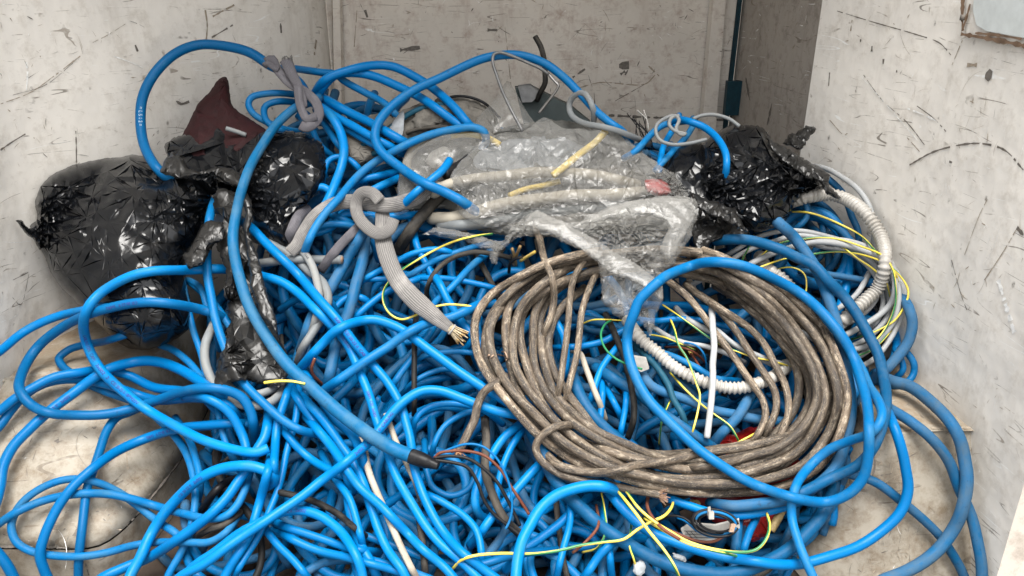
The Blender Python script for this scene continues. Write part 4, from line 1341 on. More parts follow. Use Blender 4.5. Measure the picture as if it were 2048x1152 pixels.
# lower right underlayer -----------------------------------------------------
RL = [
    ('short dusty blue strand standing at the red film, left of a pair', 20, 'dusty', [(1478, 1015), (1475, 1041), (1472, 1070), (1468, 1103), (1470, 1135)]),
    ('short bright blue strand standing at the red film, right of a pair', 15, 'blue2', [(1522, 1005), (1512, 1037), (1497, 1066), (1483, 1106), (1478, 1135)]),
    ('blue strand stub at the bottom edge under the thick dusty sweep', 14, 'blue2', [(1590, 1120), (1575, 1150), (1560, 1180)]),
    ('dim blue strand standing right of the tan foil roll', 15, 'dusty', [(1590, 985), (1592, 1030), (1580, 1060), (1560, 1100)]),
]
redbag = sheet('red_bag', [(1375, 985), (1390, 930), (1435, 885), (1480, 862), (1555, 853), (1590, 868), (1600, 930), (1595, 985), (1585, 1015), (1555, 1045), (1530, 1075), (1500, 1085), (1410, 1030)], 'red', lift=-0.045, dome=0.04, cr=0.008, lam=50, sp=6, back=0.12, seed=12)
tag(redbag, 'red printed film bag under the brown coil at the lower right', 'bag')
gp = sheet('tan_print', [(1378, 1000), (1395, 1000), (1402, 1008), (1385, 1012)], 'gold', lift=0.02, dome=0.002, cr=0.001, sp=4, back=0, rag=0.3, parent=redbag)
roll = cable('rolled tan foil sleeve sticking out beside the red film', 17, [(1540, 1060), (1552, 1040), (1562, 1020), (1572, 1000), (1580, 985)], 'gold', name='foil_roll', cat='roll', group=None, lift=0.02, ends='ch')
for l, w, m, p in RL: cable(l, w, p, m, lift=0.005)
# ------------------------------------------------------------------ white coil, conduit, earth wires at the right
for l, w, m, p in RT[4:]: cable(l, w, p, m, lift=0.0)
def conduit(label, w, pts, **kw):
    P, R = lay(pts, w, step=2.0, sig=10, **kw)
    s = np.concatenate([[0], np.cumsum(np.linalg.norm(np.diff(P, axis=0), axis=1))])
    n = int(s[-1] / 0.0016); t = np.linspace(0, s[-1], n)
    P2 = np.stack([np.interp(t, s, P[:, k]) for k in range(3)], 1); r = np.interp(t, s, R)
    r2 = r * (0.90 + 0.13 * np.sin(2 * math.pi * t / 0.0098 + 1.2 * np.sin(t * 41) + 0.8 * np.sin(t * 17)) * (1 + 0.25 * np.sin(t * 29)))
    V, F, U = tube_vf(P2, r2, 16)
    o = mesh_obj('conduit', V, F, MAT['conduit'], uvs=U)
    return tag(o, label, 'conduit', 'ribbed white conduits')
conduit('ribbed white conduit piece standing inside the white cable coil', 24, [(1520, 510), (1534, 533), (1563, 552), (1585, 577), (1600, 606), (1614, 636), (1625, 665)], lift=0.0)
WL = [
    ('white cable turn, inner right one of the white coil', 10, 'white', [(1600, 480), (1643, 493), (1687, 500), (1724, 522), (1749, 548), (1767, 584), (1767, 617), (1750, 650), (1720, 672)]),
    ('white cable turn crossing low inside the white coil', 11, 'white', [(1745, 535), (1735, 555), (1713, 588), (1680, 614), (1651, 628), (1610, 639), (1570, 650)]),
    ('white cable turn along the top of the white coil', 10, 'white', [(1440, 520), (1472, 500), (1510, 476), (1556, 464), (1610, 462), (1665, 473), (1715, 492), (1760, 525), (1785, 570)]),
    ('white cable turn below the coil top, starting near the black bag', 10, 'white', [(1380, 575), (1430, 545), (1480, 510), (1540, 485), (1600, 476), (1650, 480), (1700, 500)]),
    ('outermost white cable turn nearest the right wall', 11, 'white', [(1780, 520), (1808, 570), (1809, 606), (1800, 643), (1778, 683), (1749, 716), (1720, 734), (1690, 748)]),
    ('white cable, left one of three running down under the brown strands', 10, 'white', [(1300, 648), (1337, 672), (1373, 687), (1410, 694), (1450, 706), (1490, 725)]),
    ('white cable, middle one of three running down under the brown strands', 12, 'white', [(1350, 618), (1369, 636), (1402, 654), (1446, 676), (1490, 702), (1534, 724), (1575, 745)]),
    ('white cable, right one of three running down under the brown strands', 10, 'white', [(1410, 640), (1439, 661), (1472, 688), (1519, 710), (1560, 725), (1600, 735)]),
    ('white cable turn second from the wall in the white coil, running close beside the outermost', 11, 'white', [(1640, 478), (1700, 482), (1755, 505), (1790, 545), (1800, 590), (1792, 635), (1765, 675), (1730, 705), (1690, 722), (1640, 728)]),
    ('white cable turn third from the wall in the white coil', 11, 'white', [(1520, 490), (1590, 470), (1655, 480), (1712, 505), (1755, 540), (1776, 585), (1774, 630), (1748, 665), (1705, 690), (1650, 700), (1600, 692)]),
    ('white cable turn lying across the lower inside of the white coil', 10, 'white', [(1760, 560), (1748, 600), (1715, 632), (1670, 655), (1620, 665), (1570, 655), (1530, 635)]),
    ('white cable stretch at the lower right of the white coil', 11, 'white', [(1560, 640), (1600, 660), (1650, 690), (1700, 700), (1745, 690), (1775, 665)]),
]
for l, w, m, p in WL: cable(l, w, p, m, name='white_cable', group='white cables', lift=0.012)
cable('broad white cable turn, brightest one, looping round the coil front', 12, [(1470, 552), (1497, 533), (1534, 515), (1578, 497), (1629, 484), (1673, 486), (1720, 497), (1760, 515), (1784, 541), (1791, 570), (1786, 603), (1764, 628), (1731, 650), (1691, 672), (1655, 690)], 'white', name='white_cable', group='white cables', lift=0.02)
cable('white cable curving down the right wall above the conduit', 11, [(1630, 335), (1654, 340), (1683, 354), (1713, 376), (1731, 400), (1742, 425), (1748, 460), (1745, 500)], 'white', name='white_cable', group='white cables', lift=0.02)
conduit('long ribbed white conduit arching beside the right wall', 27, [(1575, 408), (1592, 400), (1621, 391), (1658, 388), (1694, 398), (1727, 420), (1749, 449), (1764, 479), (1771, 508), (1770, 540), (1757, 577), (1731, 602), (1702, 627), (1680, 648), (1655, 665)], lift=0.02)
GY = [
    ('yellow-green wire arcing widest round the white coil', 4.2, [(1575, 424), (1614, 426), (1647, 435), (1687, 453), (1724, 475), (1749, 500), (1775, 526), (1793, 541), (1811, 563), (1819, 585), (1811, 614), (1789, 643), (1753, 661), (1702, 679)]),
    ('yellow-green wire following the bright white turn', 4.0, [(1505, 526), (1556, 490), (1610, 479), (1665, 479), (1720, 492), (1767, 511), (1786, 537), (1793, 570), (1793, 606), (1775, 650), (1749, 683), (1715, 705)]),
    ('yellow-green wire crossing the top of the white coil low', 4.0, [(1480, 548), (1519, 533), (1563, 519), (1614, 511), (1665, 506), (1720, 510), (1767, 526), (1790, 548), (1800, 590)]),
    ('short yellow-green wire standing beside the black bag', 3.6, [(1476, 550), (1490, 511), (1503, 488), (1508, 470)]),
    ('yellow-green wire cutting inside the white coil on the right', 3.8, [(1660, 485), (1683, 493), (1720, 519), (1746, 537), (1771, 563), (1782, 600)]),
    ('yellow-green wire lowest round the white coil right side', 3.8, [(1795, 640), (1775, 668), (1740, 700), (1700, 712), (1660, 705)]),
    ('thin yellow-green wire in the hollow of the white coil', 3.2, [(1540, 540), (1585, 535), (1610, 548), (1615, 580), (1600, 620), (1570, 640)]),
    ('yellow-green wire lying along the three white cables', 3.6, [(1325, 610), (1388, 655), (1440, 690), (1500, 712), (1545, 720), (1600, 738)]),
    ('green-striped wire crossing down to the red film', 4.2, [(1340, 745), (1366, 774), (1395, 800), (1431, 829), (1461, 854), (1479, 887), (1490, 910)]),
    ('yellow wire bit near the red film under the brown strands', 4.2, [(1440, 905), (1453, 896), (1483, 880), (1514, 865), (1540, 850)]),
    ('thin yellow wire standing in the coil left of the big blue loop', 3.6, [(1320, 890), (1322, 870), (1326, 843), (1340, 807), (1350, 790)]),
    ('yellow-green wire under the clear bag tip going left', 3.4, [(1160, 650), (1185, 641), (1215, 640), (1250, 642)]),
    ('pale yellow wire scrap right of the clear bag tip', 3.6, [(1300, 668), (1330, 674), (1365, 690), (1390, 702)]),
]
for l, w, p in GY: cable(l, w, p, 'gy', name='earth_wire', cat='wire', group='yellow-green wires', K=8, lift=0.03, sig=5)
conduit('ribbed white conduit curving under the clear bag and the brown strands', 26, [(1255, 640), (1268, 662), (1290, 685), (1315, 704), (1344, 731), (1384, 753), (1431, 768), (1475, 774), (1519, 764), (1552, 749), (1575, 730)], lift=0.02)
# small cores near the conduit
for l, w, m, n, p in (('thin brown core wire behind the conduit, ending in a yellow cap', 5, 'brownwire', 'core_wire', [(1330, 696), (1360, 697), (1385, 706), (1412, 730)]),
                      ('thin brown core wire slanting to the conduit from a capped tip', 5, 'brownwire', 'core_wire', [(1380, 706), (1392, 725), (1402, 742), (1412, 757)]),
                      ('thin blue core wire arching over the brown core wires', 4, 'blue2', 'core_wire', [(1335, 690), (1360, 686), (1390, 690), (1408, 706), (1415, 730), (1414, 750)]),
                      ('thin green core wire stub beside the conduit top', 4, 'greenwire', 'core_wire', [(1310, 690), (1325, 700), (1338, 718), (1345, 730)])):
    o = cable(l, w, p, m, name=n, cat='wire', group='thin core wires', K=8, lift=0.02)
    if 'capped' in l:
        p_, t_, a_, b_, R_ = end_frame(o, 0)
        V, F, U = tube_vf(np.array([p_ - t_ * 0.004, p_ + t_ * 0.008]), 0.004, 10); child('wire_cap', V, F, MAT['yellow'], o, uvs=U)
# paper label by the big loop
lab = tag(mesh_obj('paper_label', *slab([(1268, 714), (1292, 718), (1298, 738), (1282, 744), (1272, 738)], 1.66, 0.01, 0.0012), MAT['clip'], smooth=False), 'creased white paper label under the green wire beside the big blue loop', 'label')
# black cable through the middle of the coil, pale cable, dark ones
MISC = [
    ('dirty black cable hanging down through the brown coil from the clear bag tip', 13, 'dirtyblack', 'dark_cable', [(1212, 628), (1225, 655), (1238, 690), (1252, 735), (1262, 775), (1268, 810), (1265, 845), (1255, 875)]),
    ('pale dirty cable standing inside the brown coil', 12, 'beige', 'beige_cable', [(1142, 700), (1158, 705), (1172, 740), (1185, 775), (1198, 808), (1208, 840)]),
    ('stained teal cable lying over the blue ones beside the conduit', 13, 'teal', 'stained_cable', [(1268, 690), (1290, 712), (1312, 735), (1335, 770), (1345, 800), (1362, 830), (1372, 860)]),
    ('dark cable arching left of the brown coil behind the sleeve', 10, 'dirtyblack', 'dark_cable', [(850, 600), (852, 575), (868, 545), (900, 518), (945, 505), (985, 510), (1020, 518)]),
    ('dark cable upright below the braided sleeve, in shade', 11, 'dirtyblack', 'dark_cable', [(838, 620), (832, 660), (830, 720), (829, 770), (826, 830)]),
    ('frayed dark cable crossing between blue strands at the lower left of middle', 13, 'dirtyblack', 'dark_cable', [(525, 975), (560, 984), (600, 992), (640, 1008), (680, 1030), (712, 1055), (745, 1080)]),
    ('dark grey strap hanging deep in the hollow under the bare wires', 17, 'dirtyblack', 'dark_cable', [(970, 830), (972, 880), (968, 940), (985, 990), (1010, 1040), (1040, 1070)]),
    ('dark cable in shade deep at the bottom, upright', 14, 'dirtyblack', 'dark_cable', [(835, 1010), (842, 1060), (850, 1110), (855, 1170)]),
    ('black taped cable end in the hollow at the lower left', 16, 'black', 'dark_cable', [(402, 1020), (425, 985), (450, 965), (475, 955)]),
    ('dark scraggy cable in the hollow under the lower left loops', 12, 'dirtyblack', 'dark_cable', [(390, 1075), (420, 1060), (450, 1050), (490, 1020)]),
    ('broad dark rubber strip running under the sleeve and the clear bag', 24, 'dirtyblack', 'dark_cable', [(795, 500), (820, 460), (850, 425), (885, 390), (915, 370)]),
]
for l, w, m, n, p in MISC:
    o = cable(l, w, p, m, name=n, group='dark and pale stray cables', lift=0.012)
    if l.startswith('frayed'):
        frayed(o, 1, 14, 0.03, 0.0008, 'darksteel')
for l, w, p, e in (('long pale dirty cable running down from the middle to the lower edge', 14, [(717, 880), (725, 893), (736, 940), (755, 990), (777, 1040), (800, 1085), (822, 1130), (845, 1175)], 'hh'),
                ('pale cable with a rounded tip, parallel above the long one', 12, [(772, 826), (780, 850), (793, 890), (812, 930), (830, 965), (842, 1000)], 'ch')):
    cable(l, w, p, 'beige', name='beige_cable', group='dark and pale stray cables', lift=0.03, ends=e)

# ------------------------------------------------------------------ grey cables, left of middle
GREY = [
    ('grey cable running down right beside the torn black strip', 17, [(500, 472), (514, 481), (542, 491), (583, 515), (618, 543), (646, 564), (657, 595), (649, 630), (625, 668), (604, 699), (596, 725)], 'hh'),
    ('straight cut grey cable stub pointing right', 18, [(505, 532), (517, 529), (556, 524), (608, 521), (650, 520), (684, 519)], 'hc'),
    ('grey loop with small print, hooked over the cut stub', 16, [(556, 500), (569, 498), (590, 497), (606, 506), (622, 530), (632, 561), (636, 595), (629, 640), (622, 670)], 'hh'),
    ('grey cable looping round behind the torn strip foot', 18, [(432, 640), (427, 654), (413, 686), (410, 720), (420, 755), (437, 783), (465, 802), (500, 812), (535, 808), (558, 792), (570, 775)], 'hh'),
    ('grey cable shorter bend inside the loop at the torn strip foot', 16, [(440, 745), (455, 768), (479, 787), (514, 790), (545, 780), (560, 765)], 'hh'),
]
for l, w, p, e in GREY:
    o = cable(l, w, p, 'grey', name='grey_cable', group='grey cables left of the middle', lift=0.035, ends=e)
    if 'print' in l: print_on(o, 'CE  3G2,5  HAR', 0.07, 0.0085, 'blackprint')
    if 'stub' in l: cut_face(o, 1)

# ------------------------------------------------------------------ maroon cloth and left black bags
mar = sheet('maroon_bag', [(335, 330), (352, 290), (375, 250), (398, 205), (412, 192), (440, 157), (452, 153), (458, 175), (465, 212), (500, 238), (535, 268), (500, 330), (420, 350)], 'maroon', lift=0.03, dome=0.05, cr=0.018, lam=50, sp=5, back=0.08, seed=21, dirs=(1.0, 1.9, 0.5, 2.6), rag=0.8)
tag(mar, 'dark maroon cloth bag standing against the left wall behind black plastic', 'bag')
tubeend = cable('short cut stub of dusty transparent tube poking out of the black film', 9, [(452, 256), (470, 262), (492, 270)], 'grey', name='tube_stub', cat='tube', group=None, lift=0.10, ends='ch', dive=0.02)

bag = bpy.data.objects.new('black_bag', None); COL.objects.link(bag)
bag.location = at(220, 500, 1.75); ORI['black_bag'] = np.array(bag.location)
tag(bag, 'large full black rubbish bag slumped on the left wheel arch, knotted corner at its left', 'bag', 'black rubbish bags')
sheet('bag_body', [(60, 452), (74, 440), (70, 405), (82, 372), (110, 346), (160, 326), (230, 315), (280, 311), (330, 333), (400, 352), (428, 378), (425, 420), (400, 470), (380, 500), (372, 560), (385, 620), (378, 655),
                   (340, 685), (285, 700), (240, 688), (205, 656), (160, 612), (112, 562), (88, 512)], 'film', lift=-0.02, dome=0.15, edge=120, cr=0.014, lam=90, sp=4.5, rag=1.0, back=0.06, seed=3, fac=84, aniso=(-0.25, 3.2),
      gathers=((440, 400, 0.012, 5.0, 200), (62, 455, 0.012, 8.0, 70)), dirs=(1.2, 2.75, 1.8, 0.6), parent=bag)
sheet('bag_corner', [(33, 441), (42, 440), (58, 455), (74, 447), (88, 452), (92, 470), (80, 500), (66, 480), (48, 462)], 'film', lift=0.02, dome=0.02, edge=15, cr=0.012, lam=16, sp=3.5, rag=1.6, back=0.01, seed=5, parent=bag)
# torn black sheet behind with its rag
ts = sheet('torn_black_film', [(332, 312), (330, 290), (352, 275), (385, 262), (400, 252), (440, 250), (470, 262), (500, 268), (545, 262), (600, 266), (640, 285), (655, 330), (640, 380), (612, 410), (592, 440), (575, 495), (545, 480), (510, 455),
                               (495, 420), (470, 405), (430, 392), (385, 370), (350, 352)], 'film', lift=0.045, dome=0.05, edge=60, cr=0.020, lam=52, sp=4.5, rag=2.5, back=0.05, seed=9, gathers=((470, 400, 0.014, 6.0, 90),), dirs=(0.9, 2.0, 1.5, 2.9))
tag(ts, 'crumpled torn black film behind the thick blue cable, right of the large black bag', 'plastic film', 'black rubbish bags')
# cables that come out of the torn film
b1 = cable('large blue loop standing tallest against the left wall, tied at its top right', (19, 19), [(620, 200), (600, 165), (572, 142), (540, 128), (500, 105), (450, 92), (400, 90), (350, 108), (312, 143), (288, 193), (283, 245), (290, 288), (306, 322), (325, 348), (345, 365)], 'blue2', lift=0.05, cap=0.2, K=16)
print_on(b1, '= L S 1 2 =', 0.56, 0.012, 'whiteprint')
fl1 = sheet('torn_black_film', [(322, 345), (333, 318), (345, 305), (365, 320), (395, 345), (420, 338), (450, 335), (480, 350), (492, 365), (490, 388), (470, 375), (440, 362), (425, 350), (400, 352), (370, 356), (345, 352)], 'filmtorn', lift=0.13, dome=0.018, edge=14, cr=0.008, lam=26, sp=4, rag=2.2, back=0.004, seed=15)
tag(fl1, 'ragged black flap at the mouth of the large bag, across the big blue loop foot', 'plastic film', 'black rubbish bags')

# ------------------------------------------------------------------ blue loops at the left and the front
LEFT = [
    ('blue loop end leaving the left frame edge under the black bag', 17, 'blue', [(-60, 745), (-20, 715), (0, 701), (42, 668), (83, 644), (122, 628), (156, 621), (200, 615), (250, 612)], 'hh', 0.0),
    ('short scuffed blue bend emerging under the large black bag', 15, 'blue2', [(260, 668), (208, 682), (167, 689), (135, 699), (115, 717), (122, 734), (139, 747), (170, 757), (205, 762)], 'hh', 0.0),
    ('upright blue strand hanging over the left wheel arch to the lower edge', 17, 'blue2', [(330, 800), (290, 812), (257, 825), (233, 835), (212, 863), (198, 898), (184, 940), (174, 974), (168, 1016), (163, 1065), (158, 1117), (156, 1151), (155, 1185)], 'hc', 0.0),
    ('dim blue strand on the wheel arch curving down from its right side', 15, 'blue2', [(170, 765), (222, 788), (271, 808), (312, 835), (347, 870), (372, 908), (385, 946), (389, 988), (385, 1030), (375, 1075), (361, 1110), (340, 1148), (330, 1180)], 'hc', 0.0),
    ('short blue strand close right of the curving one on the arch side', 14, 'blue2', [(350, 835), (372, 870), (385, 898), (396, 940), (399, 974), (395, 1000)], 'hh', 0.0),
    ('lower blue loop lying across the foot of the left wheel arch', 15, 'blue2', [(365, 1095), (354, 1071), (312, 1040), (278, 1012), (243, 985), (208, 967), (167, 958), (125, 960), (87, 974), (52, 999), (31, 1026), (22, 1054), (31, 1082), (56, 1099), (104, 1109), (156, 1111), (208, 1104), (260, 1093), (312, 1086), (365, 1086), (417, 1086), (451, 1066), (478, 1030)], 'hh', 0.004),
    ('blue loop just above the lowest one, running off the left edge', 16, 'blue2', [(-50, 1085), (0, 1047), (28, 1026), (69, 1005), (115, 992), (167, 985), (215, 988), (264, 999), (312, 1012), (361, 1026), (410, 1037), (451, 1033), (476, 1012), (493, 978), (502, 940)], 'ch', 0.006),
    ('blue strand rounding the top of the arch, second from the left edge', 18, 'blue', [(-40, 890), (0, 853), (21, 824), (45, 797), (76, 776), (115, 762), (160, 758), (215, 768), (260, 782), (320, 800), (390, 795), (450, 800)], 'ch', 0.0),
    ('blue strand over the arch reaching the neck, uppermost from the left edge', 18, 'blue', [(-60, 860), (0, 821), (31, 797), (69, 776), (111, 757), (156, 747), (205, 740), (260, 752), (310, 775), (365, 783), (420, 790), (460, 812), (490, 850)], 'ch', 0.004),
    ('small blue strand entering at the lower left corner', 20, 'blue', [(-30, 1080), (0, 1112), (18, 1135), (35, 1165)], 'cc', 0.01),
    ('wide blue strand from the left edge up over the arch and down to the neck', 20, 'blue', [(-20, 1050), (0, 974), (7, 933), (28, 891), (62, 856), (97, 825), (139, 790), (181, 758), (215, 737), (243, 727), (285, 721), (326, 727), (368, 744), (399, 763), (425, 782), (460, 805)], 'ch', 0.01),
    ('blue strand descending left over the arch, standing out from the neck', 19, 'blue', [(510, 850), (462, 846), (410, 849), (368, 854), (319, 867), (271, 884), (229, 905), (188, 933), (153, 964), (125, 1002), (104, 1040), (90, 1075), (83, 1110), (90, 1137), (100, 1165)], 'hc', 0.014),
    ('blue loop from the neck curving up and falling beside the wheel arch', 18, 'blue', [(370, 795), (392, 792), (424, 804), (455, 825), (476, 853), (490, 884), (495, 912), (498, 950)], 'hh', 0.02),
    ('broad blue loop sweeping round the left middle above the arch', 19, 'blue2', [(460, 650), (441, 633), (413, 621), (368, 609), (312, 604), (257, 607), (208, 618), (167, 632), (122, 654), (83, 686), (56, 724), (43, 755), (40, 775), (52, 796), (76, 815), (111, 827), (167, 831), (222, 827), (271, 816), (312, 801), (361, 785), (410, 778), (451, 782), (483, 797), (500, 825), (507, 856), (510, 885)], 'hh', 0.02),
    ('blue strand from the neck down left to the lower edge, behind the bright arch', 20, 'blue', [(540, 815), (538, 842), (531, 874), (514, 901), (497, 933), (479, 960), (455, 995), (424, 1026), (389, 1054), (347, 1082), (295, 1113), (243, 1137), (205, 1155), (180, 1175)], 'hc', 0.02),
    ('bright blue arch rising from the lower edge at the left, hooked at its right end', 21, 'blue', [(248, 1190), (262, 1151), (281, 1117), (299, 1078), (323, 1040), (354, 999), (385, 967), (424, 943), (465, 931), (503, 931), (535, 943), (549, 957), (543, 968), (530, 974)], 'ch', 0.045),
    ('blue strand at the lower edge fanning right, under the long diagonal', 18, 'blue', [(430, 1180), (460, 1130), (495, 1075), (520, 1010), (535, 950), (545, 900)], 'ch', 0.0),
    ('blue strand from the lower edge bending over and down to the right', 19, 'blue', [(350, 1185), (385, 1137), (434, 1103), (486, 1064), (528, 1040), (562, 1023), (604, 1019), (642, 1030), (677, 1058), (700, 1090), (720, 1130), (730, 1180)], 'cc', 0.02),
]
for l, w, m, p, e, lf in LEFT:
    o = cable(l, w, p, m, ends=e, lift=lf, K=14)
    if l.startswith(('wide blue', 'broad blue', 'blue strand descending', 'bright blue arch', 'blue strand from the lower')):
        print_on(o, 'CEI 20-22 II   2x002', 0.22, 0.0085, 'print')

cab1 = cable('blue loop with purple print sweeping down across the left, cut end at its right', 19, [(470, 540), (441, 538), (368, 538), (312, 541), (264, 551), (222, 571), (191, 595), (171, 623), (165, 651), (170, 680), (184, 711), (205, 742), (229, 766), (250, 783), (288, 812), (333, 842), (382, 869), (434, 890), (486, 903), (515, 904), (537, 896)], 'blue', lift=0.045, ends='hc', K=16)
print_on(cab1, 'CABLING CEN   CAM1   2x002  2   CEI 20-22-II-18PM20V', 0.43, 0.0095, 'print')

FRONT = [
    ('blue strand rising from the foot of the left loops neck, thin and bright', 17, 'blue', [(590, 752), (573, 794), (556, 842), (549, 891), (545, 933), (548, 970)], 'hh', 0.02),
    ('blue cable from the torn strip curving to the bottom middle, with faint print', 18, 'blue', [(505, 545), (528, 550), (562, 561), (597, 585), (635, 623), (667, 658), (698, 696), (719, 745), (737, 790), (753, 842), (768, 891), (789, 946), (817, 995), (851, 1047), (886, 1089), (928, 1127), (970, 1170)], 'hc', 0.03),
    ('blue cable from the torn strip top to the bottom, right of the print cable', 18, 'blue', [(480, 440), (503, 456), (528, 481), (562, 515), (604, 557), (642, 599), (677, 640), (712, 688), (747, 734), (778, 772), (800, 810), (812, 850), (820, 880), (831, 946), (844, 988), (865, 1030), (893, 1071), (924, 1103), (962, 1130), (1000, 1160)], 'hc', 0.034),
    ('blue strand sloping down past the pale cable, left one of three', 18, 'blue', [(600, 790), (650, 846), (681, 891), (709, 933), (730, 974), (744, 1016), (758, 1058), (778, 1099), (803, 1137), (820, 1175)], 'hc', 0.02),
    ('blue strand sloping down past the pale cable, lowest of three', 18, 'blue', [(610, 830), (650, 880), (678, 919), (719, 974), (765, 1016), (806, 1058), (844, 1099), (893, 1137), (925, 1175)], 'hc', 0.012),
    ('blue strand crossing above the pale cable beneath the thick cut cable', 18, 'blue', [(600, 735), (635, 790), (671, 842), (699, 867), (720, 901), (735, 950)], 'hh', 0.016),
    ('blue strand slanting from the top left into the loop neck', 17, 'blue2', [(432, 395), (425, 411), (417, 442), (413, 502), (413, 554), (422, 595), (434, 644), (448, 686), (465, 724), (486, 762), (510, 790), (542, 820), (576, 846), (611, 863), (640, 868)], 'hh', 0.05),
    ('blue arc from the thick cable over to behind the brown coil, wide and smooth', 19, 'blue', [(600, 735), (622, 708), (645, 684), (671, 660), (702, 645), (744, 639), (782, 650), (817, 668), (858, 699), (900, 731), (945, 762), (985, 790), (1020, 812), (1050, 840)], 'hh', 0.045),
    ('dusty blue strand rising from the thick cut cable to the sleeve tip', 19, 'blue2', [(640, 785), (657, 772), (719, 731), (771, 697), (817, 664), (858, 646), (900, 636), (940, 620), (970, 608)], 'hh', 0.055),
    ('long blue diagonal from the lower left over the middle, bending down at the coil', 19, 'blue', [(330, 1185), (365, 1151), (410, 1127), (458, 1092), (503, 1058), (545, 1030), (590, 1000), (635, 967), (677, 938), (712, 908), (737, 886), (765, 853), (789, 821), (813, 799), (844, 784), (879, 784), (921, 797), (962, 812), (997, 823), (1032, 827), (1060, 835)], 'ch', 0.05),
]
for l, w, m, p, e, lf in FRONT:
    o = cable(l, w, p, m, ends=e, lift=lf, K=14)
    if 'scuffed' not in l and l.startswith(('long blue diag', 'blue cable from the torn strip top')):
        print_on(o, '2x002  2  CEI 20-22 II  CABLING', 0.42, 0.0085, 'print')
    if 'faint print' in l:
        print_on(o, '20 20  CEI 20-22', 0.30, 0.008, 'print'); print_on(o, '200M  CEI  2x002', 0.46, 0.008, 'print')

# torn strip hanging over the cables
st = sheet('torn_black_film', [(428, 392), (450, 378), (478, 385), (485, 410), (476, 440), (490, 470), (500, 520), (512, 570), (520, 610), (545, 650), (566, 690), (580, 745), (560, 775), (520, 768), (470, 762), (432, 768), (436, 730), (450, 690), (458, 640), (448, 590),
                               (452, 540), (438, 505), (430, 485), (412, 515), (392, 532), (375, 538), (370, 515), (392, 480), (410, 455), (430, 440)], 'filmtorn', lift=0.09, dome=0.015, edge=18, cr=0.014, lam=34, fac=44, aniso=(1.4, 2.2), sp=4, rag=3.2, back=0.004, seed=17, follow=0.6)
tag(st, 'long ragged strip of black film hanging down over blue cables at the left', 'plastic film', 'black rubbish bags')
thick = cable('thick dusty blue cable from the strap tie sweeping down to its cut, black-sleeved end', [17, 18, 20, 22, 24, 27, 28], [(640, 195), (622, 203), (590, 215), (555, 245), (525, 285), (502, 325), (487, 370), (475, 420), (468, 470), (474, 530), (490, 590), (520, 650), (560, 710), (610, 765), (670, 820), (730, 865), (790, 898), (833, 916)], 'thick', lift=0.07, ends='hc', K=18)
st2 = sheet('torn_black_film', [(478, 372), (500, 392), (504, 430), (500, 470), (512, 505), (525, 545), (533, 585), (548, 620), (556, 665), (548, 660), (530, 640), (510, 600), (498, 545), (494, 500), (488, 460), (490, 420)], 'filmtorn', lift=0.13, dome=0.008, edge=10, cr=0.008, lam=24, sp=3.6, rag=2.2, back=0.003, seed=19)
tag(st2, 'narrow ragged edge of black film over the right side of the thick dusty cable', 'plastic film', 'black rubbish bags')
lf = sheet('torn_black_film', [(365, 512), (382, 495), (402, 455), (418, 442), (445, 450), (448, 478), (432, 486), (418, 492), (412, 515), (395, 532), (380, 538), (372, 525)], 'filmtorn', lift=0.13, dome=0.012, edge=16, cr=0.008, lam=24, sp=3.8, rag=2.0, back=0.003, seed=23)
tag(lf, 'small leaf-shaped flap of black film across the upright blue cable', 'plastic film', 'black rubbish bags')
# thick cable's heat-shrink end and its four cores
p_, t_, a_, b_, R_ = end_frame(thick, 1)
Psl = [p_ - t_ * 0.012, p_ + t_ * 0.006, p_ + t_ * 0.018, p_ + t_ * 0.034, p_ + t_ * 0.046]
V, F, U = tube_vf(resample(Psl, 0.002), np.interp(np.linspace(0, 1, len(resample(Psl, 0.002))), [0, 0.4, 0.6, 0.75, 1], [R_ * 1.06, R_ * 1.05, R_ * 0.95, R_ * 0.72, R_ * 0.55]), 16)
slv = child('shrink_sleeve', V, F, MAT['black'], thick, uvs=U)
d0 = float((p_ - CO).dot(CF))
def core(name, pts, r, mat, d_end):
    n = len(pts)
    P3 = [at(x, y, d0 - 0.004 + (d_end) * (i / (n - 1)) ** 1.2) for i, (x, y) in enumerate(pts)]
    return part_tube(name, thick, P3, r, mat, 8)
core('core_wire', [(868, 915), (880, 906), (905, 902), (940, 903), (970, 912), (1000, 938), (1020, 970), (1040, 1000), (1054, 1022), (1058, 1029)], 0.0029, 'brownwire', -0.02)
core('core_wire', [(868, 916), (900, 912), (935, 917), (965, 935), (995, 965), (1015, 1000), (1030, 1030), (1040, 1052)], 0.0033, 'black', -0.02)
core('core_wire', [(868, 920), (910, 926), (935, 935), (955, 965), (968, 1000), (985, 1025), (1015, 1050), (1042, 1072)], 0.0033, 'black', -0.015)
core('core_wire', [(868, 912), (905, 896), (935, 888), (965, 893), (992, 915), (1012, 950), (1022, 985), (1024, 1020), (1018, 1045), (1011, 1058)], 0.0024, 'blue2', -0.025)
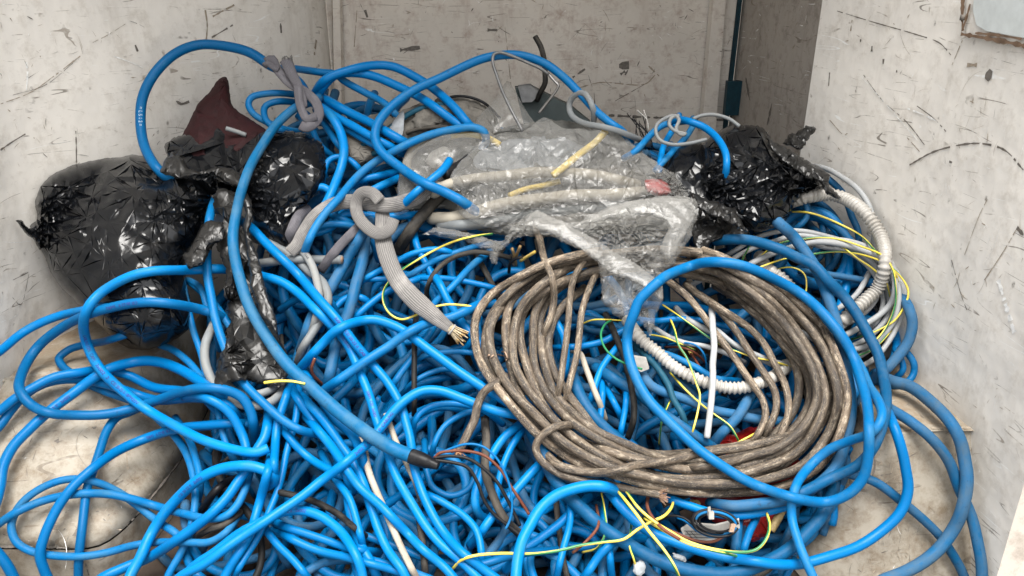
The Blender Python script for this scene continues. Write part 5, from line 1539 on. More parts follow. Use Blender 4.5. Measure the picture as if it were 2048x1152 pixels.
# ------------------------------------------------------------------ grey braided sleeve with its knot
for l, p, w in (('short lilac-grey braided strap end beside the torn black sheet', [(585, 500), (578, 480), (585, 455), (600, 430), (618, 418)], 22),
                ('narrow grey braided strap running down left under the knot', [(730, 440), (716, 452), (685, 485), (662, 512), (640, 540)], 19)):
    cable(l, w, p, 'braiddark', name='braided_strap', cat='strap', group='grey braided straps', flat=0.5, face=True, lift=0.05)
sl = cable('wide grey braided sleeve knotted in its middle, bare wires at its lower end', [28, 33, 36, 36, 38, 40, 32, 20], [(764, 425), (765, 439), (766, 474), (778, 519), (796, 561), (824, 595), (858, 625), (884, 648), (901, 661)], 'braid', name='braided_sleeve', cat='sleeve', group='grey braided straps', flat=0.42, face=True, lift=0.075, ends='cc', K=20)
def braid_part(name, pts, w, lift, **kw):
    P, R = lay(pts, w, lift=lift, flat=0.42, ends=kw.get('ends', 'cc'), step=4)
    V, F, U = tube_vf(P, R, 18, 0.42, True)
    return child(name, V, F, MAT['braid'], sl, uvs=U)
braid_part('sleeve_run', [(578, 505), (592, 490), (604, 467), (625, 437), (653, 416), (681, 405), (710, 402), (745, 406), (775, 410), (805, 405), (831, 396), (850, 380), (872, 362), (895, 347)], [24, 26, 28, 30, 31, 31, 30, 26], 0.08)
braid_part('knot_loop', [(760, 402), (742, 387), (724, 389), (714, 408), (718, 432), (736, 454), (758, 466), (777, 458), (786, 438)], 25, 0.10)
p_, t_, a_, b_, R_ = end_frame(sl, 1)
parts = []
for i in range(30):
    m, q = random.uniform(0, 6.28), R_ * 0.75 * math.sqrt(random.random())
    s = p_ - t_ * 0.006 + (a_ * math.cos(m) * 0.6 + b_ * math.sin(m)) * q
    e = p_ + t_ * random.uniform(0.018, 0.036) + (a_ * math.cos(m) + b_ * math.sin(m)) * (q * 1.6 + 0.004) + np.array([0, 0, random.uniform(-0.004, 0.003)])
    parts.append((resample([s, s * 0.45 + e * 0.55 + a_ * random.gauss(0, 0.0015), e], 0.003), i))
V, F, U = merge_uv([tube_vf(P, 0.0014, 6) for P, i in parts]); w1 = child('wire_core', V, F, MAT['cream'], sl, uvs=U)
V, F, U = merge_uv([tube_vf(np.array([P[-1] - (P[-1] - P[-2]) * 1.2, P[-1] + (P[-1] - P[-2]) * 1.3]), 0.0018, 6) for P, i in parts if i % 3]); child('wire_tip', V, F, MAT['bronze'], w1, uvs=U)
rg = [p_ + t_ * 0.001 + (a_ * math.cos(k) * 0.75 + b_ * math.sin(k)) * R_ * 1.02 for k in np.linspace(0, 2 * math.pi, 22)]
V, F, U = tube_vf(np.array(rg), 0.0022, 8, caps=False); child('white_ring', V, F, MAT['clip'], sl, uvs=U)

# strap tie top-left
tie = cable('lilac-grey braided strap tying the blue loops together at the top left', 19, [(532, 124), (545, 118), (552, 132), (566, 150), (583, 167), (611, 184), (632, 205), (639, 229), (630, 248), (612, 257), (600, 252)], 'braiddark', name='strap_tie', cat='strap', group='grey braided straps', flat=0.4, face=True, lift=0.10, ends='cc', K=16, cap=0.3)
def tie_part(pts, w, lift):
    P, R = lay(pts, w, lift=lift, flat=0.4, ends='cc', step=4, cap=0.3)
    V, F, U = tube_vf(P, R, 14, 0.4, True)
    return child('strap_turn', V, F, MAT['braiddark'], tie, uvs=U)
tie_part([(556, 141), (545, 136), (536, 130), (530, 134)], 13, 0.09)
fe = tie_part([(573, 120), (578, 132), (586, 150), (596, 170), (604, 195), (606, 215)], [26, 22, 19, 17, 15], 0.11)
tie_part([(594, 172), (597, 200), (604, 222), (615, 238), (632, 232)], 17, 0.08)
P0 = at(574, 121, 1.93)
pr = []
for i in range(34):
    s = P0 + CR * random.uniform(-0.014, 0.014) + CU * random.uniform(-0.004, 0.004); e = s + CU * random.uniform(0.002, 0.010) + CR * random.gauss(0, 0.004) - CF * random.gauss(0, 0.004)
    pr.append(tube_vf(np.array([s - CU * 0.006, (s + e) / 2, e]), 0.0012, 5))
V, F, U = merge_uv(pr); child('frayed_tip', V, F, MAT['braid'], tie, uvs=U)

# ------------------------------------------------------------------ clear bag and what is in it
MAT['clearback'] = plain('hazy_grey_polythene', (0.075, 0.075, 0.07), 0.35, 0, 26, 0.3, 0.006)
TB = [
    ('dusty beige hose curled round inside the left of the clear bag', 18, 'tube', 'hose', [(905, 268), (872, 274), (834, 288), (813, 319), (817, 347), (844, 366), (893, 372), (930, 366)], 0.02),
    ('dirty beige hose stretch inside the clear bag, topmost', 22, 'tube', 'hose', [(865, 385), (893, 368), (945, 357), (1015, 351), (1101, 346), (1171, 349), (1223, 358), (1280, 372)], 0.055),
    ('thick greyish hose at the bottom of the clear bag', 25, 'tube', 'hose', [(862, 436), (900, 436), (945, 424), (997, 409), (1067, 400), (1136, 395), (1206, 392), (1290, 385)], 0.05),
    ('greyish hose half hidden beneath the bottom one in the clear bag', 22, 'grey', 'hose', [(880, 450), (950, 448), (1030, 436), (1110, 424), (1200, 415), (1300, 405)], 0.02),
    ('short yellow hose slanting up to the top point of the clear bag', 14, 'yellow', 'hose', [(1105, 352), (1126, 337), (1160, 309), (1192, 285), (1213, 263)], 0.075),
    ('yellow hose stub with a hollow end at the left of the clear bag', 12, 'yellow', 'hose', [(903, 275), (925, 271), (950, 271), (980, 278), (1000, 290)], 0.03),
    ('bit of yellow hose deep inside the clear bag', 12, 'yellow', 'hose', [(1020, 392), (1050, 380), (1080, 372), (1120, 362)], 0.03),
]
for l, w, m, n, p, lf_ in TB:
    cable(l, w, p, m, name=n, cat='hose', group='hoses in the clear bag', lift=lf_, ends='cc' if 'yellow' in l else 'hh')
bk_film = sheet('crumpled_film', [(800, 400), (806, 330), (870, 278), (960, 268), (1088, 240), (1215, 256), (1310, 325), (1390, 370), (1395, 440), (1300, 462), (1100, 474), (960, 460), (900, 420), (820, 420)], 'clearback', lift=0.012, dome=0.015, edge=40, cr=0.012, lam=40, sp=6, seed=44, back=0)
tag(bk_film, 'dull grey back layer of the clear bag, seen through its front between the hoses', 'film', 'scraps in the clear bag')
for i, (pts, m, s) in enumerate((([(940, 330), (960, 296), (1010, 280), (1080, 270), (1160, 285), (1190, 320), (1150, 345), (1050, 350), (960, 352)], 'shard', 41), ([(1160, 330), (1230, 320), (1290, 345), (1320, 380), (1250, 400), (1180, 385)], 'ragcloth', 42),
                                ([(960, 425), (1050, 412), (1160, 408), (1280, 395), (1330, 410), (1300, 450), (1150, 460), (1010, 455)], 'ragcloth', 43))):
    o = sheet('crumpled_film', pts, m, lift=0.02, dome=0.02, cr=0.012, lam=28, sp=5, seed=s, back=0.01)
    tag(o, ('crumpled grey plastic bunched inside the top of the clear bag', 'grimy rag bunched inside the right of the clear bag', 'grimy rag bunched low inside the clear bag')[i], 'scrap', 'scraps in the clear bag')
rb = sheet('red_scrap', [(1288, 362), (1312, 358), (1332, 366), (1340, 384), (1318, 392), (1296, 384)], 'redpale', lift=0.085, dome=0.02, edge=15, cr=0.006, lam=16, sp=3.6, seed=50); tag(rb, 'faded red lump of film inside the right end of the clear bag', 'scrap', 'scraps in the clear bag')
wp = sheet('white_scrap', [(848, 325), (862, 305), (885, 292), (900, 300), (898, 320), (880, 334), (860, 336)], 'clip', lift=0.04, dome=0.012, edge=14, cr=0.012, lam=14, sp=3.4, seed=51); tag(wp, 'crumpled white scrap inside the curl of the beige hose', 'scrap', 'scraps in the clear bag')
cable('black rubber tube end slanting up beside the clear bag', 22, [(890, 352), (908, 340), (925, 330), (940, 318)], 'black', name='rubber_tube', cat='tube', group=None, lift=0.05, ends='cc')
cable('blue cable with a rounded tip inside the left of the clear bag', 16, [(800, 418), (832, 388), (865, 361), (888, 338), (899, 320)], 'blue', lift=0.07, ends='hc')
cable('blue cable arching over the left of the clear bag, its end tucked in it', 16, [(600, 520), (620, 470), (650, 425), (681, 392), (709, 361), (744, 330), (782, 306), (824, 285), (872, 267), (914, 259), (945, 257), (966, 266), (969, 285), (955, 305)], 'blue2', lift=0.045)
cb = bpy.data.objects.new('clear_bag', None); COL.objects.link(cb)
cb.location = at(1120, 400, 1.85); ORI['clear_bag'] = np.array(cb.location)
tag(cb, 'large crumpled clear plastic bag with hoses inside, torn open over the brown coil', 'bag')
sheet('bag_tuft', [(928, 256), (955, 232), (985, 205), (1016, 162), (1030, 180), (1048, 215), (1075, 250), (1090, 262), (1062, 268), (1040, 262), (1000, 268), (950, 276)], 'clear', lift=0.03, dome=0.02, edge=40, cr=0.012, lam=44, sp=5, back=0, rag=0.6, seed=60, parent=cb)
sheet('bag_side', [(793, 398), (800, 350), (806, 325), (828, 298), (870, 274), (925, 261), (975, 262), (990, 275), (960, 300), (930, 318), (902, 345), (875, 372), (842, 402), (812, 425), (790, 430)], 'clear', lift=0.065, dome=0.02, edge=40, cr=0.010, lam=36, sp=5, back=0, rag=0.8, seed=61, parent=cb)
sheet('bag_body', [(905, 385), (902, 350), (924, 320), (955, 292), (1000, 268), (1048, 262), (1088, 236), (1122, 254), (1170, 256), (1214, 250), (1240, 266), (1270, 292), (1310, 322), (1345, 345), (1390, 365), (1402, 400), (1380, 420), (1330, 440), (1230, 452), (1120, 468), (1020, 462), (950, 448), (922, 430)], 'clear',
      lift=0.085, dome=0.035, edge=60, cr=0.013, lam=60, sp=4.2, back=0, rag=1.0, seed=62, fac=46, aniso=(0.15, 2.4), gathers=((1370, 390, 0.014, 8, 160), (1060, 400, 0.010, 10, 90)), dirs=(0.25, 1.45, 2.0, 2.8), follow=0.5, parent=cb)

# big loop over the black bag and clear bag: ends tucked under the film
cable('highest blue arch in the middle, sweeping left then down into the clear bag', [15, 16, 17, 17, 18, 19, 20], [(1262, 285), (1245, 262), (1219, 243), (1192, 220), (1164, 188), (1129, 153), (1084, 125), (1032, 111), (980, 116), (928, 134), (872, 160), (824, 184), (782, 215), (757, 247), (751, 276), (762, 304), (796, 335), (844, 366), (893, 388), (925, 404), (955, 424)], 'blue2', lift=0.09, K=16, cap=0.22)
cable('grey strap curled into a small ring behind the clear bag', 12, [(1185, 256), (1190, 232), (1183, 203), (1168, 185), (1150, 190), (1140, 207), (1144, 228), (1164, 243), (1206, 252), (1240, 261), (1275, 276), (1300, 290)], 'grey', name='grey_strap', cat='strap', group=None, lift=0.05, flat=0.6, face=True)
rod = cable('bent dark metal rod with a bright hooked end at the back', 6.5, [(1046, 262), (1028, 226), (1011, 188), (996, 152), (986, 124), (988, 109), (1000, 105), (1018, 110), (1045, 121), (1084, 138), (1098, 148)], 'darksteel', name='bent_rod', cat='rod', group=None, lift=0.115, ends='cc', cap=0.3)
P_, R__ = PATH[rod.name]
dd_ = float((P_[-1] - CO).dot(CF))
part_tube('hook', rod, [P_[-1], at(1110, 163, dd_), at(1117, 171, dd_), at(1113, 180, dd_ + 0.005), at(1100, 198, dd_ + 0.015), at(1078, 226, dd_ + 0.03)], 0.0034, 'steel')

# thin wire tufts behind
wt = tag(mesh_obj('wire_tuft', *(lambda m: (m[0], m[1]))(merge_uv([tube_vf(resample([at(1300 + RF.gauss(0, 6), 300, 2.0), at(1286 + 14 * math.sin(i), 272, 1.98), at(1258 + i * 3.2 + RF.gauss(0, 3), 226 + RF.uniform(0, 26), 1.99)], 0.01), 0.0011, 5) for i in range(10)])), MAT['black']), 'tuft of thin black wires fanning up left of the grey lashing', 'wires')
V, F, U = merge_uv([tube_vf(resample([at(1297, 264, 1.975), at(1294, 240, 1.975), at(x, 220, 1.975)], 0.01), 0.0018, 6) for x in (1274, 1287)]); child('white_wire', V, F, MAT['clip'], wt, uvs=U)
for i in range(7):
    pass

# ------------------------------------------------------------------ right black bag and the lashing above it
for l, w, m, p in RT[:1]: cable(l, w, p, m, lift=0.03)
for l, w, m, p in (RT[1], RT[3]): cable(l, w, p, m, lift=0.03)
rbag = bpy.data.objects.new('black_bag', None); COL.objects.link(rbag)
rbag.location = at(1480, 370, 1.86); ORI[rbag.name] = np.array(rbag.location)
tag(rbag, 'smaller crumpled black bag at the right, torn along its edges, beside the white conduit', 'bag', 'black rubbish bags')
sheet('bag_back', [(1318, 330), (1345, 300), (1375, 285), (1410, 290), (1440, 330), (1450, 400), (1460, 470), (1420, 478), (1380, 470), (1345, 420), (1325, 370)], 'film', lift=0.03, dome=0.05, edge=50, cr=0.018, lam=50, sp=4.5, back=0.05, seed=70, parent=rbag)
sheet('bag_body', [(1400, 330), (1405, 290), (1440, 260), (1462, 252), (1500, 250), (1528, 256), (1534, 280), (1560, 300), (1600, 318), (1640, 336), (1655, 352), (1645, 378), (1610, 390), (1590, 405), (1582, 430), (1560, 448), (1520, 465), (1480, 450), (1440, 430), (1415, 400), (1395, 365)], 'film',
      lift=0.05, dome=0.10, edge=80, cr=0.019, lam=62, sp=4.2, rag=1.5, back=0.08, seed=71, fac=62, aniso=(0.6, 2.0), gathers=((1600, 350, 0.016, 7, 90), (1400, 400, 0.014, 9, 80)), dirs=(0.8, 2.3, 1.6, 0.2), parent=rbag)
for pts, s in (([(1528, 262), (1540, 275), (1560, 290), (1590, 305), (1620, 330), (1655, 345), (1662, 372), (1680, 400), (1650, 385), (1630, 362), (1590, 340), (1560, 318), (1540, 295)], 72), ([(1378, 380), (1400, 392), (1430, 405), (1470, 415), (1482, 440), (1495, 462), (1470, 455), (1440, 436), (1410, 425), (1390, 410)], 73),
               ([(1565, 290), (1578, 268), (1600, 262), (1612, 252), (1632, 256), (1618, 272), (1610, 298), (1590, 300)], 74), ([(1360, 345), (1358, 325), (1372, 318), (1392, 345), (1400, 372), (1385, 378), (1370, 365)], 75), ([(1395, 400), (1440, 420), (1500, 468), (1440, 480), (1400, 505), (1385, 470)], 76)):
    sheet('torn_edge', pts, 'filmtorn', lift=0.13 if s in (72, 73) else 0.07, dome=0.012, edge=10, cr=0.014, lam=15, sp=3.2, rag=3.0, back=0.003, seed=s, parent=rbag)
cable(RT[2][0], RT[2][1], RT[2][3], RT[2][2], lift=0.10)
lash = cable('grey cord lashed round the two blue stems, its tail arching right', 7.5, [(1413, 278), (1380, 285), (1344, 286), (1320, 276), (1314, 254), (1330, 238), (1350, 232), (1358, 240), (1352, 258), (1362, 270), (1372, 268), (1350, 262), (1338, 250), (1342, 236), (1358, 230)], 'grey', name='lashing_cord', cat='cord', group=None, lift=0.115, ends='cc', sig=2, step=3)
P3 = [at(x, y, base_depth(x, y) - 0.09) for x, y in ((1386, 238), (1400, 232), (1424, 229), (1445, 233), (1462, 240), (1479, 253))]
part_tube('cord_tail', lash, P3, 0.0045, 'grey')

# ------------------------------------------------------------------ blue strands at the right
RIGHT = [
    ('dusty blue strand nearest the right wall beside the white coil', 20, 'dusty', [(1800, 590), (1815, 614), (1822, 643), (1815, 679), (1797, 709), (1772, 738), (1740, 765)], 'hh', 0.03),
    ('short blue bend low against the right wall above the arch', 13, 'blue2', [(1800, 695), (1812, 705), (1826, 729), (1822, 752), (1804, 766), (1775, 768), (1745, 760)], 'hh', 0.0),
    ('second short blue bend against the right wall, inside the first', 12, 'blue2', [(1790, 700), (1800, 716), (1806, 738), (1790, 756), (1760, 760)], 'hh', 0.0),
    ('blue strand crossing the front of the right wheel arch diagonally, lowest', 18, 'dusty', [(1660, 940), (1702, 951), (1749, 967), (1804, 1004), (1848, 1041), (1884, 1077), (1910, 1117), (1928, 1155), (1935, 1180)], 'hc', 0.0),
    ('wide dusty blue arc leaving by the lower right corner, rightmost', 21, 'dusty', [(1755, 800), (1778, 818), (1819, 843), (1859, 876), (1899, 927), (1921, 978), (1946, 1037), (1957, 1081), (1963, 1125), (1963, 1180)], 'hc', 0.01),
    ('thick blue arc round the right wheel arch, from its top to the lower edge', 24, 'dusty', [(1755, 745), (1782, 759), (1819, 770), (1859, 799), (1895, 836), (1917, 876), (1928, 916), (1934, 957), (1928, 1000), (1914, 1044), (1884, 1088), (1848, 1119), (1805, 1145), (1760, 1165), (1740, 1190)], 'hc', 0.02),
    ('thick dusty blue sweep along the bottom right of the heap', 26, 'dusty', [(1060, 850), (1085, 905), (1110, 960), (1150, 1008), (1200, 1052), (1261, 1092), (1310, 1117), (1360, 1137), (1410, 1146), (1475, 1143), (1526, 1125), (1574, 1099), (1614, 1066), (1643, 1033), (1662, 995), (1672, 950)], 'hh', 0.02),
    ('vivid blue cable from the middle bottom round the right arch front', 20, 'blue', [(1205, 965), (1226, 990), (1247, 1016), (1275, 1044), (1303, 1063), (1344, 1081), (1391, 1099), (1446, 1112), (1501, 1121), (1556, 1129), (1610, 1128), (1665, 1114), (1720, 1092), (1767, 1059), (1800, 1022), (1815, 978), (1811, 935), (1800, 891), (1786, 851), (1768, 812)], 'hh', 0.03),
    ('blue strand curving below the brown coil over the red film', 17, 'blue', [(1305, 985), (1329, 993), (1373, 1011), (1417, 1026), (1475, 1031), (1534, 1024), (1574, 1013), (1610, 1000)], 'hh', 0.03),
    ('thick blue strand falling from the black bag along the white coil', 22, 'dusty', [(1540, 430), (1556, 446), (1589, 475), (1618, 515), (1640, 555), (1654, 592), (1665, 628), (1680, 690), (1694, 750), (1702, 800), (1702, 840), (1692, 882), (1676, 927), (1640, 968), (1590, 995), (1530, 1008), (1470, 1012), (1420, 1004)], 'hh', 0.05),
    ('dusty blue strand from the clear bag over the white coil to the right corner', 21, 'dusty', [(1430, 482), (1464, 479), (1505, 481), (1556, 497), (1592, 515), (1629, 533), (1654, 563), (1687, 597), (1716, 634), (1738, 672), (1757, 709), (1767, 745), (1773, 790), (1766, 845), (1748, 895), (1718, 930), (1665, 957), (1610, 982), (1560, 1000)], 'hh', 0.055),
]
for l, w, m, p, e, lf_ in RIGHT: cable(l, w, p, m, ends=e, lift=lf_, K=16)

# ------------------------------------------------------------------ the brown cable coil
OUT = [(1400, 492), (1300, 490), (1200, 505), (1110, 522), (1040, 550), (985, 590), (963, 645), (966, 710), (992, 775), (1035, 835), (1090, 885), (1160, 925), (1250, 958), (1340, 985), (1430, 992), (1530, 980), (1610, 945), (1665, 880), (1692, 800), (1680, 730), (1640, 655), (1580, 595), (1500, 540), (1450, 508)]
INN = [(1390, 560), (1310, 540), (1230, 548), (1165, 572), (1125, 600), (1100, 640), (1095, 690), (1105, 740), (1130, 790), (1165, 830), (1205, 862), (1255, 885), (1310, 902), (1370, 908), (1430, 902), (1490, 890), (1540, 872), (1580, 842), (1605, 800), (1600, 740), (1565, 690), (1520, 640), (1465, 595), (1430, 572)]
OUT, INN = np.array(OUT, float), np.array(INN, float)
coil = bpy.data.objects.new('brown_cable_coil', None); COL.objects.link(coil)
coil.location = at(1330, 740, 1.68); ORI['brown_cable_coil'] = np.array(coil.location)
tag(coil, 'large coil of dirty brown rubber cable lying on the heap right of the middle', 'cable coil')
def coil_part(name, pts, w, lift, ends='hh', step=5, cap=0.16):
    P, R = lay(pts, w, lift=lift, ends=ends, step=step, cap=cap)
    V, F, U = tube_vf(P, R * 0.95, 14)
    o = child(name, V, F, MAT['tarry'], coil, uvs=U)
    PATH[o.name] = (P, R); ORI[o.name] = ORI[coil.name]
    return o
def coil_turn(t, ph, w, lift, i0=0, n=24, ends='hh', jit=0.055):
    pts = []
    for k in range(n + 1):
        i = (i0 + k) % 24
        tt = t + jit * math.sin(k * 0.55 + ph) + 0.05 * math.sin(k * 1.3 + 2 * ph)
        p = OUT[i] * (1 - tt) + INN[i] * tt
        pts.append((p[0], p[1]))
    return coil_part('cable_turn', pts, w, lift, ends)
for t, ph, w, lf_, i0, n in ((1.0, 0.3, 18, 0.02, 3, 20), (0.86, 2.0, 18, 0.022, 22, 24), (0.72, 4.0, 18, 0.024, 1, 22), (0.58, 1.0, 19, 0.024, 3, 23), (0.30, 3.0, 19, 0.024, 20, 24), (0.44, 5.2, 19, 0.028, 2, 22),
                             (0.14, 0.8, 19, 0.026, 0, 24), (0.0, 2.6, 18, 0.024, 2, 22), (0.22, 4.4, 19, 0.03, 5, 19), (0.66, 5.9, 18, 0.03, 13, 12)):
    coil_turn(t, ph, w, lf_, i0, n)
for pts, w in (([(1070, 455), (1081, 474), (1091, 519), (1105, 554), (1109, 595), (1099, 637), (1088, 660), (1080, 690)], 15), ([(1180, 505), (1171, 519), (1150, 554), (1140, 602), (1136, 651), (1133, 692), (1126, 741), (1119, 779), (1110, 810)], 14),
               ([(1205, 530), (1195, 547), (1178, 581), (1164, 623), (1157, 672), (1150, 713), (1140, 755), (1133, 790), (1128, 815)], 14),
               ([(1320, 545), (1337, 559), (1373, 588), (1406, 628), (1428, 661), (1457, 701), (1486, 742), (1512, 778), (1526, 803), (1530, 832), (1519, 862), (1501, 887), (1485, 900)], 15),
               ([(1370, 570), (1388, 585), (1431, 614), (1468, 658), (1497, 701), (1526, 745), (1545, 775), (1553, 800), (1552, 825), (1537, 862), (1519, 887)], 15), ([(1400, 590), (1439, 617), (1490, 650), (1526, 687), (1548, 723), (1570, 763), (1578, 796), (1578, 832), (1563, 872), (1545, 895)], 15)):
    coil_part('loose_strand', pts, w, 0.04)
e1 = coil_part('cable_end', [(1160, 850), (1110, 855), (1084, 874), (1072, 894), (1081, 919), (1108, 940), (1153, 957), (1206, 967), (1258, 978), (1303, 988), (1320, 992)], 17, 0.055, 'hc'); frayed(e1, 1, 40, 0.014, 0.0008, 'copperdust', 1.0)
coil_part('cable_end', [(1090, 905), (1120, 932), (1170, 944), (1219, 946), (1275, 933), (1348, 919), (1420, 902), (1500, 892), (1580, 870)], 18, 0.065, 'hh')
e2 = coil_part('cable_end', [(1010, 752), (992, 766), (969, 783), (956, 808), (949, 839), (935, 867), (924, 891), (917, 903)], 18, 0.06, 'hc'); frayed(e2, 1, 46, 0.011, 0.0009, 'copper', 1.0)
# twine round the left of the coil
TP = [at(x, y, d) for x, y, d in [(974, 716, 1.70)] + [(x, y, float(buf_get(np.array([x]), np.array([y]))[0]) - 0.004) for x, y in ((978, 710), (990, 704), (1004, 703), (1012, 708), (1015, 716))] + [(1016, 722, 1.70)]]
TP2 = [at(x, y, float(buf_get(np.array([x]), np.array([y]))[0]) - 0.004) for x, y in ((978, 720), (985, 712), (996, 709), (1008, 712), (1013, 720))]
V, F, U = merge_uv([tube_vf(resample(TP, 0.003), 0.0018, 7), tube_vf(resample(TP2, 0.003), 0.0015, 7)]); child('twine_tie', V, F, MAT['string'], coil, uvs=U)

# small wire tips between clear bag and coil
for l, p, m in (('short brass-tipped wire sticking up left of the coil top', [(1032, 530), (1028, 510), (1024, 497)], 'bronze'), ('second brass-tipped wire leaning right at the coil top', [(1028, 525), (1036, 508), (1043, 493)], 'bronze'),
                ('yellow-capped short wire at the coil top', [(1040, 520), (1056, 510), (1070, 502)], 'yellow'), ('thin black wire curling left of the coil top', [(1015, 545), (1018, 525), (1030, 515), (1045, 512)], 'black')):
    cable(l, 6.5, p, m, name='wire_tip_end', cat='wire', group='wire tips at the coil top', K=8, lift=0.05, ends='hc')
for nm, xs in (('white stick', 0),):
    cable('straight white cable standing across the conduit and the coil middle', 13, [(1424, 615), (1424, 628), (1426, 658), (1430, 694), (1428, 731), (1428, 752), (1424, 796), (1419, 840), (1413, 876)], 'white', name='white_cable', group='white cables', lift=0.06, ends='hc')
cable('yellow-green wire hanging over the conduit inside the brown coil', 4.4, [(1340, 640), (1347, 658), (1355, 690), (1373, 716), (1384, 738), (1395, 767), (1402, 789), (1397, 825), (1388, 862), (1379, 898)], 'gy', name='earth_wire', cat='wire', group='yellow-green wires', K=8, lift=0.06)

# clear bag's torn hem over coil
sheet('bag_hem', [(848, 466), (870, 456), (905, 458), (945, 468), (975, 478), (1002, 482), (1022, 460), (1050, 432), (1072, 424), (1090, 428), (1140, 445), (1180, 430), (1240, 408), (1290, 396), (1350, 392), (1392, 400), (1396, 430), (1378, 478), (1352, 520), (1328, 560), (1326, 600), (1310, 632), (1300, 672), (1284, 648), (1262, 642),
                  (1240, 638), (1222, 622), (1206, 600), (1202, 560), (1196, 532), (1172, 505), (1135, 488), (1095, 472), (1060, 470), (1030, 478), (1005, 500), (992, 530), (982, 522), (976, 502), (950, 490), (900, 476)], 'clear',
      lift=0.14, dome=0.02, edge=30, cr=0.013, lam=60, sp=4.4, back=0, rag=2.2, seed=64, gathers=((1060, 455, 0.012, 7, 120), (1250, 500, 0.010, 9, 90)), dirs=(0.6, 1.2, 2.5, 1.9), follow=0.35, parent=cb)
sheet('bag_fold', [(1040, 450), (1072, 424), (1100, 430), (1160, 462), (1230, 505), (1290, 540), (1325, 575), (1322, 600), (1280, 570), (1215, 540), (1160, 500), (1100, 468)], 'clear', lift=0.165, dome=0.008, edge=16, cr=0.008, lam=40, sp=4.4, back=0, rag=1.6, seed=66, parent=cb)
sheet('bag_fold', [(1150, 452), (1200, 425), (1260, 404), (1330, 396), (1380, 402), (1390, 425), (1370, 470), (1340, 520), (1320, 500), (1335, 450), (1290, 430), (1220, 440)], 'clear', lift=0.17, dome=0.01, edge=18, cr=0.010, lam=40, sp=4.4, back=0, rag=1.2, seed=67, parent=cb)

# earth wires around the middle
cable('single yellow wire looping round the sleeve, left of the coil', 4.6, [(985, 470), (945, 474), (910, 482), (872, 498), (831, 519), (803, 536), (778, 561), (766, 585), (768, 609), (782, 630), (803, 639), (831, 630), (845, 622)], 'gy', name='earth_wire', cat='wire', group='yellow-green wires', K=8, lift=0.05)
cable('short yellow wire leaving the sleeve towards the brown coil', 4.6, [(850, 620), (866, 613), (893, 607), (920, 608), (945, 612), (970, 620)], 'gy', name='earth_wire', cat='wire', group='yellow-green wires', K=8, lift=0.05)
cable('green wire curl below the clear bag tip, ending in a cut', 4.6, [(1222, 640), (1212, 646), (1203, 665), (1206, 685), (1216, 702), (1233, 717), (1254, 727), (1285, 737)], 'greenwire', name='earth_wire', cat='wire', group='yellow-green wires', K=8, lift=0.07, ends='hc')

# the big closed loop over everything at the right, then its partner
cable('blue loop running beside the big bright loop and down past the arch', 18, [(1603, 588), (1629, 606), (1665, 650), (1698, 694), (1722, 738), (1737, 774), (1755, 799), (1764, 832), (1746, 862), (1702, 880), (1658, 898), (1621, 927), (1596, 960), (1584, 1000), (1585, 1041), (1599, 1084), (1614, 1121), (1632, 1165)], 'blue2', lift=0.06, ends='hc', K=16)
cable('big bright blue loop lying over the brown coil, passing under the clear film', 20, [(1318, 560), (1290, 585), (1275, 602), (1265, 630), (1257, 660), (1256, 692), (1264, 731), (1280, 768), (1304, 805), (1337, 842), (1373, 876), (1417, 912), (1461, 942), (1505, 967), (1556, 989), (1610, 1003), (1658, 1005), (1698, 988), (1724, 957), (1736, 909), (1738, 862), (1733, 807), (1722, 763), (1705, 716), (1680, 672), (1647, 628), (1603, 588), (1556, 559), (1505, 537), (1453, 525), (1410, 524), (1366, 537), (1330, 552), (1300, 575)], 'blue2', lift=0.07, ends='cc', K=16)
cable('bright blue arch rising from the lower edge in the middle', 22, [(1030, 1190), (1033, 1151), (1037, 1118), (1046, 1082), (1063, 1051), (1084, 1018), (1112, 992), (1147, 977), (1185, 971), (1223, 976), (1245, 990)], 'blue', lift=0.075, ends='ch', K=16)

# black wire bundle with paper tag
pt = tag(mesh_obj('paper_tag', *slab([(1362, 1060), (1380, 1048), (1430, 1052), (1478, 1040), (1480, 1056), (1456, 1070), (1430, 1082), (1385, 1082), (1370, 1076)], 1.475, -0.01, 0.0015), MAT['clip'], smooth=False), 'white paper tag with a printed grid under the black wire bundle', 'tag')
gl = []
for i in range(7):
    x0_, x1_ = 1372 + i * 9, 1382 + i * 9
    gl.append(tube_vf(np.array([at(x0_, 1062 + i * 0.5, 1.472), at(x1_ + 6, 1080, 1.472)]), 0.0005, 4))
for i in range(3): gl.append(tube_vf(np.array([at(1368 + 2 * i, 1062 + 6 * i, 1.472), at(1440, 1064 + 6 * i, 1.466)]), 0.0005, 4))
V, F, U = merge_uv(gl); child('printed_grid', V, F, MAT['blackprint'], pt, uvs=U)
wb = bpy.data.objects.new('wire_bundle', None); COL.objects.link(wb); wb.location = at(1425, 1050, 1.44); ORI['wire_bundle'] = np.array(wb.location)
tag(wb, 'small bundle of coiled black wires held by a white clip at the lower right', 'wire bundle')
for i, (rx, ry, m) in enumerate(((42, 24, 'black'), (37, 20, 'black'), (46, 27, 'black'), (33, 17, 'black'), (40, 22, 'blue2'))):
    ring = [at(1428 + rx * math.cos(a) + i, 1046 + ry * math.sin(a) + 5 * math.cos(a), 1.445 - 0.004 * i + 0.012 * math.cos(a + i)) for a in np.linspace(0.2, 6.2, 22)]
    part_tube('wire_turn', wb, ring, 0.0023, m)
part_tube('wire_tail', wb, [at(x, y, d) for x, y, d in ((1405, 1062, 1.44), (1385, 1048, 1.45), (1365, 1035, 1.46), (1340, 1032, 1.47), (1315, 1045, 1.49))], 0.0024, 'black')
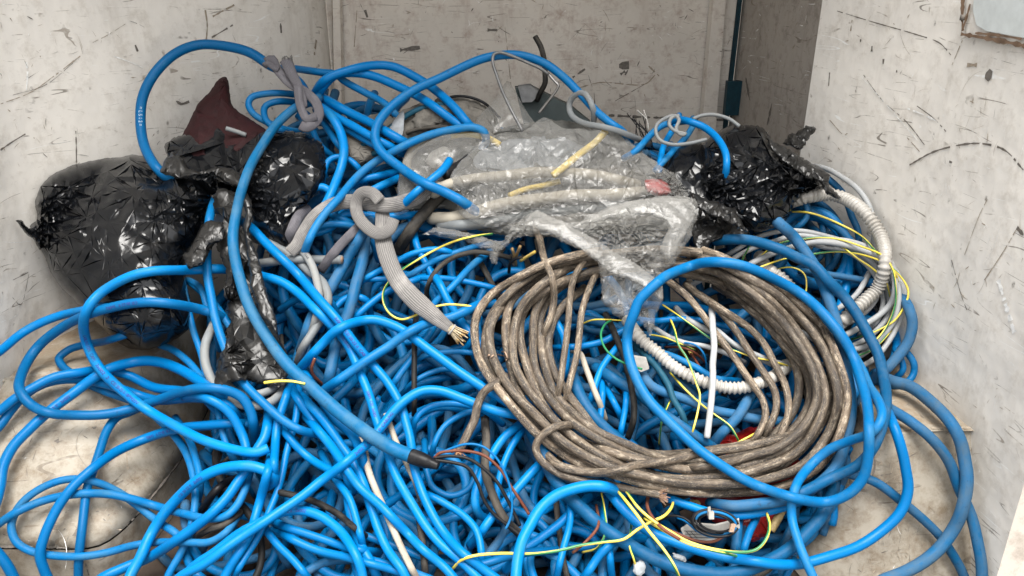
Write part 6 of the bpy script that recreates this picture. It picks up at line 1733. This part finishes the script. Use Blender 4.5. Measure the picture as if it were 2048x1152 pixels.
part_tube('wire_tail', wb, [at(x, y, d) for x, y, d in ((1460, 1062, 1.44), (1430, 1082, 1.44), (1395, 1082, 1.45), (1350, 1065, 1.47), (1320, 1052, 1.49))], 0.0026, 'brownwire')
part_tube('wire_tail', wb, [at(x, y, d) for x, y, d in ((1450, 1066, 1.44), (1425, 1074, 1.44), (1395, 1062, 1.45), (1370, 1042, 1.47), (1355, 1036, 1.49))], 0.0021, 'blue2')
child('white_clip', *merge([box_vf(at(1422, 1030, 1.415), CR * 0.0045, CU * 0.0065, CF * 0.004), box_vf(at(1418, 1022, 1.418), CR * 0.0025 + CU * 0.001, CU * 0.007, CF * 0.002)]), MAT['clip'], wb, smooth=False)
child('cord_stopper', *box_vf(at(1464, 1055, 1.42), CR * 0.004, CU * 0.007 + CR * 0.002, CF * 0.004), MAT['string'], wb, smooth=False)

GY2 = [
    ('yellow-green wire snaking level along the bottom, left of the black wire bundle', 6, [(905, 1140), (920, 1122), (945, 1111), (997, 1106), (1067, 1106), (1119, 1101), (1164, 1089), (1206, 1082), (1247, 1077), (1275, 1058), (1299, 1044), (1331, 1030), (1346, 1012), (1350, 995)], 0.07),
    ('bright yellow wire falling steeply to the lower edge', 6.5, [(1228, 972), (1237, 979), (1268, 1019), (1296, 1058), (1327, 1099), (1350, 1140), (1362, 1175)], 0.085),
    ('yellow-green wire curving under the black wire bundle and up again', 6, [(1245, 978), (1254, 988), (1275, 1014), (1310, 1044), (1345, 1066), (1373, 1081), (1410, 1094), (1446, 1102), (1483, 1104), (1512, 1097), (1530, 1077), (1537, 1051), (1532, 1028)], 0.09),
    ('lower yellow wire parallel beneath the black wire bundle', 5.5, [(1290, 1035), (1330, 1062), (1373, 1086), (1420, 1101), (1464, 1113), (1490, 1120)], 0.08),
    ('thin green wire in the dark left of the bright yellow ones', 4.5, [(1200, 985), (1208, 1020), (1212, 1060), (1195, 1095), (1165, 1105)], 0.02),
    ('yellow wire at the lower edge beside the pale scrap', 4.5, [(1262, 1050), (1258, 1090), (1268, 1120), (1280, 1160)], 0.03),
]
for l, w, p, lf_ in GY2: cable(l, w, p, 'gy', name='earth_wire', cat='wire', group='yellow-green wires', K=10, lift=lf_, sig=6, ends='hh')
lw = cable('short lime wire lying on the foot of the torn strip', 6, [(528, 764), (556, 761), (583, 762), (610, 769)], 'gy', name='earth_wire', cat='wire', group='yellow-green wires', K=8, lift=0.12, ends='cc')
for l, w, p, m in (('short brown wire standing with a bare tip near the thick cable', 6.5, [(648, 770), (630, 752), (625, 740), (632, 718)], 'brownwire'), ('thin brown wire low in the dark right of the bright arch', 6, [(1195, 1010), (1198, 1050), (1170, 1085), (1145, 1105)], 'brownwire'),
                   ('brown wire behind the yellow ones at the lower right', 7, [(1300, 985), (1298, 1015), (1320, 1050), (1360, 1078)], 'brownwire')):
    o = cable(l, w, p, m, name='core_wire', cat='wire', group='thin core wires', K=8, lift=0.05, ends='hc')
    if 'bare tip' in l: cut_face(o, 1, 'copper')
for l, pts, s in (('white torn scrap at the lower edge below the yellow wires', [(1264, 1126), (1284, 1120), (1290, 1136), (1282, 1152), (1268, 1148)], 80), ('small white scrap between the yellow wires and the vivid cable', [(1380, 1088), (1405, 1094), (1400, 1102), (1382, 1096)], 81),
                  ('pale torn label in the dark at the lower right', [(1345, 1105), (1370, 1112), (1372, 1124), (1350, 1118)], 82)):
    tag(sheet('paper_scrap', pts, 'shard', lift=0.03, dome=0.004, edge=10, cr=0.004, lam=14, sp=4, back=0.002, seed=s), l, 'scrap', 'paper scraps')
